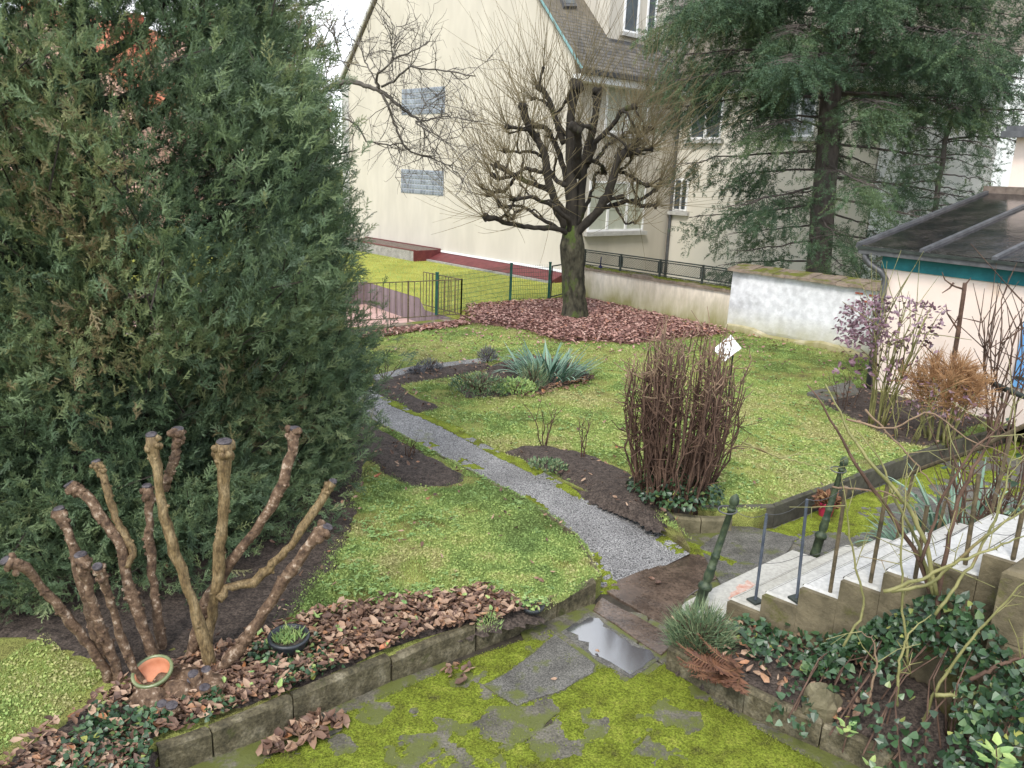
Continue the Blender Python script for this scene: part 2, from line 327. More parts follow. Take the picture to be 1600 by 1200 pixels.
MT['pinkpave'] = mat('pink_paving', [(.35, (.38, .24, .20)), (.65, (.47, .31, .27))], 3, .8, .2, moss=(2, .66, (.3, .22, .18)))
MT['purplewall'] = mat('mauve_grey_render', [(.3, (.115, .085, .09)), (.65, (.22, .17, .17))], 2, .9, .3, stretch=(3, 3, .5))
MT['peach'] = mat('peach_render', [(.3, (.76, .62, .53)), (.65, (.82, .70, .62))], .8, .9, .15, 40, moss=(.7, .64, (.72, .50, .34)), spec=.1)
MT['teal'] = mat('teal_fascia', [(.4, (.012, .13, .15)), (.6, (.02, .18, .20))], 4, .5, .1)
MT['roofglass'] = mat('wet_roof_glass', [(.38, (.012, .012, .013)), (.62, (.04, .034, .032))], 2.2, .06, .3, 4, rvar=.05, spec=.7, stretch=(1, 1, 1), fine=(20, .5))
MT['roofglass'].node_tree.nodes['Principled BSDF'].inputs['IOR'].default_value = 2.1
MT['bluepaint'] = mat('blue_paint', [(.4, (.13, .34, .66)), (.6, (.18, .42, .74))], 4, .6, .1)
MT['step'] = mat('pale_step_concrete', tone=[(0, (.33, .315, .265)), (1, (.47, .465, .445))], cols=[(.32, (.32, .305, .265)), (.6, (.46, .45, .415))], scale=2.2, rough=.55, bump=.25, bscale=40, rvar=.15, fine=(30, .12), moss=(3, .70, (.30, .29, .2)))
MT['stepside'] = mat('mossy_step_side', [(.3, (.07, .058, .034)), (.6, (.17, .14, .085))], 5, .85, .7, 22, moss=(3.5, .55, (.10, .095, .03)))
MT['orangetile'] = mat('orange_roof_tile', [(.3, (.36, .11, .06)), (.65, (.5, .19, .1))], 4, .8, .4)
MT['pinkwall'] = mat('pink_render', [(.4, (.52, .33, .27)), (.6, (.6, .4, .34))], 1, .9, .1)
MT['bark'] = mat('dark_bark', [(.3, (.013, .011, .009)), (.65, (.043, .036, .027))], 8, .9, 1.0, 22, stretch=(1, 1, .4), moss=(2.4, .58, (.05, .06, .016)))
MT['mossbark'] = mat('mossy_trunk_bark', [(.3, (.02, .019, .012)), (.65, (.062, .056, .036))], 6, .9, 1.0, 20, stretch=(1, 1, .5), moss=(2.6, .50, (.06, .085, .018)), fine=(9, .55))
MT['shoot'] = mat('ochre_shoots', [(.4, (.12, .095, .052)), (.6, (.19, .155, .085))], 3, .8, 0)
MT['greytwig'] = mat('grey_twigs', [(.4, (.07, .06, .05)), (.6, (.14, .125, .105))], 5, .85, .3)
MT['cedarbark'] = mat('cedar_bark', [(.3, (.045, .038, .034)), (.65, (.125, .105, .092))], 7, .9, 1.0, 18, stretch=(1, 1, .4))
MT['yew'] = mat(inst_tone=True, name='yew_needles', cols=[(.35, (.105, .16, .085)), (.65, (.185, .235, .11))], scale=1.1, rough=.5, bump=0, tone=[(0, (.045, .08, .05)), (.3, (.105, .17, .088)), (.6, (.185, .25, .115)), (.85, (.28, .32, .14)), (.95, (.32, .29, .14)), (1, (.29, .20, .11))], spec=.45, trans=.12)
MT['cedar'] = mat(inst_tone=True, name='cedar_needles', cols=[(.35, (.065, .11, .065)), (.65, (.12, .165, .085))], scale=.9, rough=.55, bump=0, tone=[(0, (.035, .075, .045)), (.5, (.085, .145, .068)), (.85, (.175, .23, .09)), (1, (.24, .23, .10))], spec=.35, trans=.12)
MT['stem'] = mat('knobbly_stem_bark', [(.34, (.055, .033, .021)), (.50, (.13, .08, .048)), (.59, (.19, .125, .08)), (.67, (.40, .31, .23))], 21, .7, 1.0, 45, detail=4)
MT['stemsmooth'] = mat('smooth_olive_stem', [(.32, (.09, .058, .027)), (.5, (.17, .118, .056)), (.66, (.25, .185, .10))], 16, .55, .8, 50, stretch=(1, 1, .4), fine=(70, .35))
MT['cutwood'] = mat('dark_cut_wood', [(.35, (.035, .03, .035)), (.65, (.10, .088, .092))], 30, .6, .6, 50)
MT['canes'] = mat('brown_canes', [(.35, (.055, .031, .022)), (.65, (.135, .082, .056))], 7, .8, .4)
MT['canetip'] = mat('pale_cane_tips', [(.35, (.15, .10, .065)), (.65, (.26, .18, .115))], 7, .8, .3)
MT['greencane'] = mat('green_rose_cane', [(.35, (.13, .13, .045)), (.65, (.26, .24, .10))], 6, .55, .3, moss=(2, .6, (.16, .09, .05)))
MT['ivy'] = mat('ivy_leaf', [(.4, (.015, .04, .016)), (.6, (.034, .075, .026))], 3, .38, 0, tone=[(0, (.009, .026, .010)), (.5, (.022, .055, .02)), (.8, (.05, .105, .04)), (.96, (.10, .155, .06)), (1, (.34, .34, .07))], spec=.5)
MT['leaflitter'] = mat('dead_leaf', [(.4, (.15, .085, .058)), (.6, (.24, .15, .10))], 4, .6, 0, tone=[(0, (.03, .018, .014)), (.3, (.10, .052, .036)), (.6, (.23, .135, .085)), (.88, (.44, .31, .21)), (1, (.34, .13, .04))], spec=.4)
MT['redlitter'] = mat('red_brown_leaf', [(.4, (.27, .125, .105)), (.6, (.35, .18, .155))], 4, .6, 0, tone=[(0, (.09, .045, .038)), (.35, (.22, .115, .09)), (.7, (.37, .22, .175)), (.93, (.53, .38, .31)), (1, (.38, .14, .05))], spec=.4)
MT['litterbase'] = mat('litter_bed', [(.3, (.07, .03, .027)), (.65, (.17, .08, .065))], 9, .9, .8, 30)
MT['strap'] = mat('grey_green_strap_leaf', [(.4, (.11, .20, .15)), (.6, (.20, .31, .23))], 4, .5, 0, tone=[(0, (.06, .12, .08)), (.5, (.14, .25, .17)), (1, (.33, .42, .30))], spec=.4, trans=.1)
MT['lavender'] = mat('grey_lavender', [(.4, (.10, .10, .11)), (.6, (.17, .17, .18))], 6, .8, 0, tone=[(0, (.06, .06, .065)), (1, (.22, .22, .23))])
MT['santolina'] = mat('grey_green_needles', [(.4, (.08, .14, .07)), (.6, (.15, .21, .11))], 6, .7, 0, tone=[(0, (.05, .10, .05)), (.6, (.14, .20, .10)), (1, (.30, .30, .16))])
MT['fern'] = mat('dead_fern', [(.4, (.12, .05, .03)), (.6, (.20, .10, .05))], 6, .7, 0, tone=[(0, (.06, .027, .018)), (.6, (.165, .075, .038)), (1, (.36, .23, .11))])
MT['lightleaf'] = mat('fresh_green_leaf', [(.4, (.22, .34, .08)), (.6, (.34, .44, .15))], 6, .45, 0, tone=[(0, (.13, .27, .10)), (1, (.42, .50, .18))], spec=.4, trans=.2)
MT['purple'] = mat('purple_leaf', [(.4, (.16, .09, .11)), (.6, (.25, .16, .19))], 6, .5, 0, tone=[(0, (.08, .035, .05)), (.5, (.19, .10, .12)), (1, (.32, .24, .28))], spec=.5)
MT['drytwig'] = mat('dry_ochre_twigs', [(.4, (.28, .15, .07)), (.6, (.40, .24, .12))], 6, .8, 0)
MT['terracotta'] = mat('terracotta', [(.35, (.42, .16, .08)), (.65, (.56, .25, .14))], 6, .6, .1)
MT['glaze'] = mat('green_glaze', [(.35, (.09, .12, .05)), (.65, (.20, .22, .11))], 9, .25, .1, spec=.6)
MT['blackplastic'] = mat('black_plastic', [(.4, (.02, .023, .027)), (.6, (.035, .04, .045))], 6, .4, .1, spec=.5)
MT['redpot'] = mat('crimson_pot', [(.4, (.42, .02, .07)), (.6, (.55, .04, .10))], 6, .4, .1, spec=.5)
MT['stone'] = mat('lichen_stone', [(.35, (.085, .075, .042)), (.65, (.19, .165, .10))], 7, .85, .7, 30)
MT['navy'] = mat('navy_cloth', [(.4, (.012, .014, .05)), (.6, (.03, .03, .09))], 9, .8, .4)
MT['brick'] = mat('red_brick', [(.4, (.30, .08, .05)), (.6, (.40, .13, .09))], 9, .9, .3)

# ------------------------------------------------------------------ ground levels
LZ = 0.20                                              # the lawns lie one kerb above the terrace
def pathz(y): return 0.185 * float(np.clip((y - 7.3) / 2.0, 0, 1))
def GP(px, py):
    z = .1
    for _ in range(5): z = pathz(G(px, py, z)[1])
    return G(px, py, z)
def inside(x, y, poly):
    p = np.asarray(poly, float)[:, :2]; r = np.zeros(np.shape(x), bool); j = len(p) - 1
    for i in range(len(p)):
        xi, yi, xj, yj = *p[i], *p[j]
        c = ((yi > y) != (yj > y)) & (x < (xj - xi) * (y - yi) / (yj - yi + 1e-12) + xi); r ^= c; j = i
    return r
def edge_dist(x, y, poly):
    p = np.asarray(poly, float)[:, :2]; d = np.full(np.shape(x), 1e9)
    for i in range(len(p)):
        a, b = p[i - 1], p[i]; e = b - a; t = np.clip(((x - a[0]) * e[0] + (y - a[1]) * e[1]) / (e @ e + 1e-12), 0, 1)
        d = np.minimum(d, np.hypot(x - a[0] - t * e[0], y - a[1] - t * e[1]))
    return d
def patch(poly, cell, zf, z_out):           # soft-edged mound over a polygon; zf(x, y, distance to the edge); sinks to z_out outside
    p = np.asarray(poly, float); x0, y0 = p[:, :2].min(0) - cell * 2; x1, y1 = p[:, :2].max(0) + cell * 2
    X, Y = np.meshgrid(np.arange(x0, x1, cell), np.arange(y0, y1, cell), indexing='ij'); X = X + R(-.3, .3, X.shape) * cell; Y = Y + R(-.3, .3, Y.shape) * cell
    ins = inside(X, Y, p); d = edge_dist(X, Y, p); d = np.where(ins, d, -d); Z = np.where(d > -cell * 1.5, zf(X, Y, d), z_out); Z = np.where(ins, Z, np.minimum(Z, z_out))
    n, m = X.shape; idx = np.arange(n * m).reshape(n, m)
    q = np.stack([idx[:-1, :-1], idx[1:, :-1], idx[1:, 1:], idx[:-1, 1:]], -1).reshape(-1, 4)
    keep = ins.ravel()[q].any(1); q = q[keep]; u, inv = np.unique(q, return_inverse=True)
    mb = MB(); mb.add(np.stack([X, Y, Z], -1).reshape(-1, 3)[u], inv.reshape(-1, 4)); return mb
def sample(poly, n, dens=None):
    p = np.asarray(poly, float)[:, :2]; lo, hi = p.min(0), p.max(0); out = []; k = 0
    while k < n:
        q = R(0, 1, (n * 3 + 50, 2)) * (hi - lo) + lo; q = q[inside(q[:, 0], q[:, 1], p)]
        if dens is not None: q = q[R(0, 1, len(q)) < dens(q[:, 0], q[:, 1])]
        out.append(q); k += len(q)
        if len(out) > 40: break
    return np.concatenate(out)[:n]

# ------------------------------------------------------------------ survey of the neighbour's house and walls
az = math.radians(42); D1 = np.array([-math.sin(az), math.cos(az)]); D2 = np.array([D1[1], -D1[0]])
HC = G(880, 440, LZ)                                    # near corner of the gable wall
HI = np.append(HC[:2] + D2 * 5.3, LZ)                   # inner corner of the two wings
W0 = G(1147, 515, LZ)                                   # where the low garden wall meets the white wall
def H(t, s, z=0.0): return np.append(HC[:2] + D1 * t + D2 * s, z)
def Wg(t, s=0.0, z=0.0): return np.append(W0[:2] + D1 * t + D2 * s, z)
PITF = [(715, 504), (560, 521)]                         # front edge of the sunken ramp
pit = [G(*PITF[0], LZ), G(*PITF[1], LZ) + v3(-.4, -.15, 0), v3(-9.5, 16.0, LZ), v3(-11.0, 21.5, LZ), G(572, 440, LZ), G(655, 465, LZ), G(664, 484, LZ)]
pitxy = [Vector((p[0], p[1], 0)) for p in pit]

def holed(outer, hole, z, thick=0.0):
    loops = [[Vector((p[0], p[1], 0)) for p in outer]] + ([hole] if hole else [])
    flat = [q for l in loops for q in l]; mb = MB(); f = []
    for t in tessellate_polygon(loops):
        a, b, c = [flat[i] for i in t]; f.append(t if (b - a).cross(c - a).z > 0 else t[::-1])
    mb.add([(q.x, q.y, z) for q in flat], f)
    return mb
struct('ground', holed([(-400, -60), (400, -60), (400, 700), (-400, 700)], pitxy, -0.06), MT['turf'])

# outlines (photo pixels surveyed onto the ground)
PATH_L = [(938, 927), (915, 880), (880, 833), (800, 776), (720, 728), (650, 692), (585, 657)]
PATH_R = [(1078, 866), (1040, 838), (985, 806), (930, 782), (860, 745), (790, 712), (740, 685), (690, 660), (640, 640), (600, 622)]
pl = [GP(*q) for q in PATH_L]; pr = [GP(*q) for q in PATH_R]
e = pl[-1] - pl[-3]; e /= np.linalg.norm(e); pl += [pl[-1] + e * 2, pl[-1] + e * 6]; pr += [pl[-2] + v3(.75, .5, 0), pl[-1] + v3(.75, .5, 0)]
def resamp(p, n):
    p = np.asarray(p); d = np.r_[0, np.cumsum(np.linalg.norm(np.diff(p, axis=0), axis=1))]; t = np.linspace(0, d[-1], n)
    return np.stack([np.interp(t, d, p[:, k]) for k in range(3)], 1)
a, b = resamp(pl, 60), resamp(pr, 60); mb = MB(); K = 7
vv = np.stack([a + (b - a) * k / (K - 1) for k in range(K)], 1); vv[..., 2] = np.vectorize(pathz)(vv[..., 1]) + .008
ii = np.arange(60 * K).reshape(60, K); mb.add(vv.reshape(-1, 3), np.stack([ii[:-1, :-1], ii[:-1, 1:], ii[1:, 1:], ii[1:, :-1]], -1).reshape(-1, 4))
struct('garden_path', mb, MT['asphalt'], smooth=True)
pb_, q_, gb = a + (b - a) * 0, None, MB(); ti, tj = rng.integers(0, 40, 9000), R(0.02, .98, 9000); ti = np.minimum((R(0, 1, 9000) ** 1.5 * 44).astype(int), 57); fr = R(0, 1, 9000)[:, None]
gp = (a[ti] * (1 - fr) + a[ti + 1] * fr) * (1 - tj[:, None]) + (b[ti] * (1 - fr) + b[ti + 1] * fr) * tj[:, None]; gp[:, 2] = np.array([pathz(y) for y in gp[:, 1]]) + .010
gb.scatter(np.array([(-.5, -.4, -.3), (.5, -.45, -.3), (.05, .55, -.3), (0, 0, .45)]), np.array([(0, 1, 3), (1, 2, 3), (2, 0, 3)]), gp, np.c_[rng.normal(0, .3, (9000, 2)), np.ones(9000)], R(.004, .010, 9000))
MT['grit'] = mat('path_grit', [(.4, (.2, .2, .2)), (.6, (.3, .3, .3))], 9, .6, 0, tone=[(0, (.07, .07, .075)), (.5, (.22, .22, .22)), (.85, (.40, .40, .39)), (1, (.62, .61, .58))])
tag(obj('path_grit', gb, MT['grit']), 'loose pale grit embedded in the surface of the garden path', 'gravel', kind='stuff')

KERB_F = [(250, 1215), (350, 1176), (470, 1127), (575, 1079), (690, 1037), (805, 990), (932, 942)]     # foot of the front kerb
kf = [G(*q, 0) for q in KERB_F]
left_lawn = [p for p in pl] + [v3(-14, 20, 0), v3(-14, 2.4, 0), v3(-3.4, 2.4, 0)] + [k + v3(-.02, .05, 0) for k in kf]
mb = MB(); mb.prism(left_lawn, -.05, [max(LZ - .012, 0) if k >= 3 else max(pathz(p[1]) + (.16 if k < 2 else .05), .15) for k, p in enumerate(left_lawn)])
struct('left_lawn', mb, MT['turf'])
KERB_R = [(1046, 822), (1100, 826), (1180, 828), (1250, 803), (1330, 771), (1400, 744), (1465, 719), (1560, 690), (1640, 668)]
kr = [G(*q, 0) for q in KERB_R]
AC = G(1352, 605, LZ); aa = math.radians(35.7); A1 = np.array([-math.sin(aa), math.cos(aa)]); A2 = np.array([A1[1], -A1[0]])
def AN(t, s, z=0.0): return np.append(AC[:2] + A1 * t + A2 * s, z)
fence_l = [G(715, 499, LZ), G(797, 470, LZ), G(857, 467, LZ), G(905, 455, LZ)]
right_lawn = pr[::-1][0:] + [k + v3(-.015, .045, 0) for k in kr] + [AN(-5, 0), AC, AC + v3(2.5, 2, 0), Wg(-4.6), Wg(0), Wg(5.1)] + fence_l[::-1] + [pit[0], pit[1], v3(-14, 14.4, 0)]
mb = MB(); mb.prism(right_lawn, -.05, [min(LZ - .012, pathz(p[1]) + .06) if k < 12 and p[1] < 9.5 else LZ - .012 for k, p in enumerate(right_lawn)])
struct('right_lawn', mb, MT['turf'])
far_lawn = [fence_l[0], fence_l[1], fence_l[2], fence_l[3], Wg(5.4, .4), H(-.6, -.1), H(24, -.1), v3(-30, 40, 0), v3(-30, 21.5, 0), pit[3], pit[4], pit[5], pit[6]]
mb = holed(far_lawn, None, LZ - .006); struct('neighbour_lawn', mb, MT['farturf'])
mb = MB(); zc = -.5                                       # sunken ramp
struct('sunken_ramp', holed(pit, None, zc), MT['pinkpave'])
mb = MB()
for i in range(len(pit)):
    p, q = pit[i - 1], pit[i]; d = (q - p)[:2]; Ld = np.linalg.norm(d); d = d / Ld; n = np.array([-d[1], d[0]])
    c = (p + q)[:2] / 2
    if inside(np.array([c[0] + n[0] * .3]), np.array([c[1] + n[1] * .3]), pit)[0]: n = -n
    c = c + n * .085
    mb.box((c[0], c[1], (LZ + zc) / 2 - .06), (Ld + .1, .16, LZ - zc + .1), ax=d)
struct('ramp_retaining_wall', mb, MT['purplewall'])
# ------------------------------------------------------------------ terrace: crazy paving, three large wet slabs, puddle
TER = thing('terrace', None, None, (0, 0, 0), kind='structure')
struct('terrace_bed', MB().box((1.5, 4.2, -.04), (13, 8, .05)), MT['joint'])
big = {'wet_brown': [(936, 919), (1000, 893), (1088, 858), (1150, 885), (1075, 935), (1052, 990)],
       'strip': [(925, 955), (938, 934), (1053, 996), (1062, 1008), (1034, 1026)],
       'puddle': [(873, 987), (922, 957), (1034, 1030), (1012, 1048), (986, 1062), (935, 1036)],
       'grey': [(755, 1072), (800, 1045), (868, 992), (932, 1038), (928, 1052), (872, 1083), (805, 1104)],
       'step_slab': [(1090, 857), (1150, 818), (1250, 842), (1215, 880), (1130, 925)]}
bigp = {k: [G(*q, 0)[:2] for q in v] for k, v in big.items()}
def inset(p, k=.012):
    p = np.asarray(p); c = p.mean(0); d = c - p; return p + d / (np.linalg.norm(d, axis=1, keepdims=True) + 1e-9) * k
def rough_poly(p, step=.09, amp=.012):
    out = []
    for i in range(len(p)):
        a, b = np.asarray(p[i - 1]), np.asarray(p[i]); L = np.linalg.norm(b - a); n = max(1, int(L / step))
        for k in range(n): out.append(a + (b - a) * k / n + (rng.normal(0, amp, 2) if k else rng.normal(0, amp * .5, 2)))
    return np.array(out)
for k, mk, lab in (('wet_brown', 'brownslab', 'wet brown slab at the foot of the stairs'), ('strip', 'brownslab', 'narrow wet slab'), ('puddle', 'greyslab', 'slab under the puddle'), ('grey', 'greyslab', 'bare grey concrete slab'), ('step_slab', 'greyslab', 'damp grey slab beside the stairs')):
    q = rough_poly(inset(bigp[k]), .12, .007)
    obj('paving_stone', MB().prism(q, -.04, {'wet_brown': .012, 'strip': .0145, 'puddle': .007, 'grey': .010, 'step_slab': .017}[k], .005), MT[mk], TER, label=lab)
def clip(poly, p0, n):
    out = []; d = [(q - p0) @ n for q in poly]
    for i in range(len(poly)):
        a, b, da, db = poly[i - 1], poly[i], d[i - 1], d[i]
        if (da < 0) != (db < 0): out.append(a + (b - a) * da / (da - db))
        if db < 0: out.append(b)
    return out
sd = []
for gx in np.arange(-2.6, 5.2, .98):
    for gy in np.arange(3.0, 7.2, .82): sd.append((gx + R(-.45, .45), gy + R(-.38, .38)))
sd = np.array(sd)
for i, p in enumerate(sd):
    if p[1] > 4.6 + .65 * (p[0] + 1.5) + .55 and p[0] < 1.0: continue          # under the lawn
    if p[0] > 2.9 and p[1] < 4.9: continue
    c = [p + np.array(o) for o in ((-1.1, -1.1), (1.1, -1.1), (1.1, 1.1), (-1.1, 1.1))]
    for j in np.argsort(((sd - p) ** 2).sum(1))[1:14]:
        c = clip(c, (p + sd[j]) / 2, sd[j] - p)
    if len(c) < 3: continue
    q = rough_poly(inset(np.array(c), .006), .10, .016)
    obj('paving_stone', MB().prism(q, -.04, R(-.008, .004), .007), MT['slab'], TER)
pz = rough_poly(inset(np.array([G(*q, 0)[:2] for q in [(885, 985), (922, 963), (1028, 1029), (1008, 1044), (985, 1055), (940, 1030)]])), .07, .028)
mb = MB(); mb.add([(x, y, .0095) for x, y in pz], [tuple(t) for t in tessellate_polygon([[Vector((x, y, 0)) for x, y in pz]])]); struct('puddle', mb, MT['water'])
def mossmask(x, y): return fbm2(x, y, 1.5, 5, 3) + .42 * (fbm2(x, y, 6, 3, 9) - .5) + .22 * (fbm2(x, y, 17, 3, 19) - .5)
MOSSP = [G(*q, 0) for q in [(300, 1260), (520, 1120), (750, 1022), (860, 985), (935, 1040), (1010, 1052), (1040, 1035), (1120, 1098), (1310, 1210), (1330, 1300), (300, 1300)]]
grp = [np.asarray(bigp['grey'])]
def mz(x, y, d):
    k = mossmask(x, y) - .355 - .10 * (fbm2(x, y, 3.3, 2, 21) - .5); k = np.where(inside(x, y, grp[0]), k - .25, k); k = np.where(edge_dist(x, y, bigp['puddle']) < .05, k - .1, k)
    dens = np.minimum(k, d * .5)
    return np.clip(dens * .09, -.02, .006) + .003 * (fbm2(x, y, 40, 2, 5) - .5) + np.where(dens > 0, .0015, -.008)
tag(obj('moss', patch(MOSSP, .022, mz, -.03), MT['moss'], smooth=True), 'bright yellow green moss carpet over the terrace paving', 'moss', kind='stuff')
q = sample(MOSSP, 60000); k = mz(q[:, 0], q[:, 1], np.full(len(q), 1.0)); kk = (k > .002) | (R(0, 1, len(k)) < .12); q = q[kk]; k = np.maximum(k[kk], .001)
BL = np.array([(-.5, 0, 0), (.5, 0, 0), (0, 0, 1.)]); BF = np.array([(0, 1, 2)])
mb = MB(); n = len(q); mb.scatter(BL, BF, np.c_[q, k - .002], np.c_[rng.normal(0, .6, (n, 2)), np.ones(n)], np.c_[np.full(n, .006), np.full(n, .006), R(.006, .015, n)], np.clip(rng.normal(.45, .2, n) + .5 * (fbm2(q[:, 0], q[:, 1], 3, 3, 31) - .5), 0, 1))
tag(obj('moss_tufts', mb, MT['mosstuft']), 'short moss tufts standing up from the terrace paving', 'moss', kind='stuff')

# side path on the right, below the lawn kerb
sp = [G(*q, 0) for q in [(1036, 834), (1080, 868), (1160, 905), (1250, 852), (1186, 834), (1250, 809), (1330, 777), (1400, 750), (1465, 725), (1560, 696), (1640, 674)]] + [v3(9, 9.5, 0), v3(5.5, 6.6, 0), v3(3.0, 7.2, 0)]
mb = MB(); mb.prism(sp, -.05, .004); struct('side_path', mb, MT['greyslab'])
def mz2(x, y, d):
    k = mossmask(x * 1.1 + 7, y * 1.1) - .50 + np.clip(.22 - edge_dist(x, y, [(p[0], p[1]) for p in kr]) * .35, -.1, .22); k = np.minimum(k, d * .5); return np.clip(k * .16, -.02, .012) + np.where(k > 0, .007, -.008)
tag(obj('moss', patch(sp, .03, mz2, -.04), MT['moss'], smooth=True), 'moss patches along the lawn kerb on the side path', 'moss', kind='stuff')

# ------------------------------------------------------------------ kerbs, stone by stone
def kerb_run(parent, pts, zt, w, lens, mk, z0=-.05, name='kerb_stone', gap=.006, jit=.012):
    pts = np.asarray(pts, float); d = np.r_[0, np.cumsum(np.linalg.norm(np.diff(pts[:, :2], axis=0), axis=1))]; s = 0; k = 0
    at = lambda t: np.array([np.interp(t, d, pts[:, 0]), np.interp(t, d, pts[:, 1])])
    zt_ = zt if callable(zt) else (lambda x, y: zt)
    while s < d[-1] - .08:
        L = min(R(*lens), d[-1] - s); p, q = at(s + gap), at(s + L - gap); u = (q - p) / np.linalg.norm(q - p); n = np.array([-u[1], u[0]])
        j = lambda: R(-jit, jit, 2); h0, h1 = zt_(*p) + R(-jit, jit), zt_(*q) + R(-jit, jit)
        prof = lambda c, h: [np.r_[c + n * 0, z0], np.r_[c + j() * .4, h - .025], np.r_[c + n * .022 + j() * .4, h], np.r_[c + n * (w - .015) + j() * .4, h - R(0, .01)], np.r_[c + n * w, h - .03], np.r_[c + n * w, z0]]
        m_ = (p + q) / 2 + j() * .5; hm = (h0 + h1) / 2 + R(-jit, jit); mb = MB(); V = prof(p, h0) + prof(m_, hm) + prof(q, h1); f = []
        for r_ in (0, 6):
            for i in range(6): f.append((r_ + i, r_ + 6 + i, r_ + 6 + (i + 1) % 6, r_ + (i + 1) % 6))
        f += [(5, 4, 3, 2, 1, 0)[::-1], (12, 13, 14, 15, 16, 17)[::-1]]
        mb.add(V, f); obj(name, mb, MT[mk], parent); s += L; k += 1
KF = thing('front_kerb', None, None, kf[1], kind='structure'); kerb_run(KF, kf, .205, .085, (.28, .85), 'kerb', gap=.008, jit=.022)
KP = thing('path_kerb', None, None, pl[0], kind='structure'); kerb_run(KP, [p + v3(0, .0, 0) for p in pl[:7]], lambda x, y: LZ + .012 if y < 8.6 else LZ + .002, .05, (.8, 1.1), 'kerb')
KR = thing('right_kerb', None, None, kr[0], kind='structure'); kerb_run(KR, kr, .225, .06, (.9, 1.3), 'kerbdark')
KB = thing('bed_kerb', None, None, kr[0], kind='structure')
kerb_run(KB, [kr[0] + v3(-.1, -.14, 0), kr[1] + v3(0, -.13, 0), kr[1] + v3(.35, -.05, 0)], .17, .12, (.36, .42), 'stone')
kerb_run(KB, [pr[1] + v3(.12, .12, 0), kr[0] + v3(-.05, .0, 0)], .23, .06, (.3, .5), 'kerbdark')
kq = [G(*q, 0) for q in [(1040, 1045), (1070, 1072), (1150, 1110), (1260, 1160), (1388, 1222)]]
KQ = thing('stair_bed_kerb', None, None, kq[0], kind='structure'); kerb_run(KQ, kq, .2, .085, (.45, .8), 'kerb', jit=.02)
# ------------------------------------------------------------------ neighbour's house
HS = thing('apartment_house', 'large cream rendered house with steep slate roof and wide gable wall', 'house', H(0, 0, LZ))
EZ, RZ, RT_ = 7.05, 14.6, 7.05
pent = lambda s: [H(0, s, -.3), H(0, s, EZ), H(RT_, s, RZ), H(14.1, s, EZ), H(14.1, s, -.3)]
mb = MB(); A_, B_ = pent(0), pent(13); mb.add(A_ + B_, [(4, 3, 2, 1, 0), (5, 6, 7, 8, 9)] + [(i, (i + 1) % 5, 5 + (i + 1) % 5, 5 + i) for i in range(5)])
obj('gable_block', mb, MT['plaster'], HS)
mb = MB()                                                # grey quoin strip down the far edge of the gable
mb.hexa([H(14.13, -.03, -.3), H(13.6, -.03, -.3), H(13.6, .1, -.3), H(14.13, .1, -.3)], [H(14.13, -.03, 6.9), H(13.6, -.03, 7.45), H(13.6, .1, 7.45), H(14.13, .1, 6.9)])
obj('corner_strip', mb, MT['stonetrim'], HS)
def slab(t0, z0, t1, z1, s0, s1, th):
    u = np.array([t1 - t0, z1 - z0]); u = u / np.linalg.norm(u); n = np.array([-u[1], u[0]]);  n = n if n[1] > 0 else -n
    c = lambda t, z, s: H(t, s, z); o = n * th; mb = MB()
    return mb.hexa([c(t0, z0, s0), c(t1, z1, s0), c(t1, z1, s1), c(t0, z0, s1)], [c(t0 + o[0], z0 + o[1], s0), c(t1 + o[0], z1 + o[1], s0), c(t1 + o[0], z1 + o[1], s1), c(t0 + o[0], z0 + o[1], s1)])
sl_ = (RZ - EZ) / RT_
RFM = slab(-.42, EZ - .42 * sl_ + .1, RT_ + .1, RZ + .2, -.12, 13.2, .06)
obj('roof', RFM, MT['slate'], HS, label='right slate roof slope')
obj('roof', slab(14.4, EZ - .35 * sl_ + .12, RT_ - .1, RZ + .2, -.1, 13.2, .06), MT['slate'], HS, label='left slate roof slope')
# courses of slates: thin overlapping rows, joined
mb = MB(); Ls = math.hypot(RT_ + .5, RZ - EZ + .4); u = np.array([RT_ + .5, RZ - EZ + .4]) / Ls; nn = np.array([-u[1], u[0]])
for k in range(int(9.0 / .16)):
    a = k * .16; t0, z0 = -.42 + u[0] * a + nn[0] * .085, EZ - .42 * sl_ + .1 + u[1] * a + nn[1] * .085; t1, z1 = t0 + u[0] * .17 - nn[0] * .018, z0 + u[1] * .17 - nn[1] * .018
    s_ = -.1 + R(0, .2)
    while s_ < 5.3:
        w_ = .24; mb.add([H(t0, s_, z0), H(t0, s_ + w_ - .012, z0), H(t1, s_ + w_ - .012, z1), H(t1, s_, z1), H(t0, s_, z0 - .02), H(t0, s_ + w_ - .012, z0 - .02)], [(0, 1, 2, 3), (4, 5, 1, 0)], R(0, 1)); s_ += w_
MT['slatepiece'] = mat('slate_piece', [(.35, (.08, .075, .068)), (.65, (.14, .13, .11))], 2, .55, .3, 30, tone=[(0, (.06, .058, .055)), (.6, (.115, .106, .092)), (1, (.17, .15, .115))])
obj('slate', mb, MT['slatepiece'], HS, kind='stuff')
obj('verge', slab(-.42, EZ - .42 * sl_ + .17, RT_, RZ + .27, -.17, -.11, .05), MT['copper'], HS, label='teal verge strip')
obj('verge', slab(14.42, EZ - .35 * sl_ + .1, RT_, RZ + .2, -.16, -.09, .12), MT['stonetrim'], HS, label='grey verge strip')
def along(mb, f, s0, s1, **k): return mb
gz = EZ - .42 * sl_ + .1
mb = MB(); mb.hexa([H(-.46, -.1, gz - .26), H(-.0, -.1, gz - .26), H(-.0, 5.0, gz - .26), H(-.46, 5.0, gz - .26)], [H(-.46, -.1, gz - .05), H(0, -.1, gz - .05), H(0, 5.0, gz - .05), H(-.46, 5.0, gz - .05)]); obj('eaves_cornice', mb, MT['white'], HS)
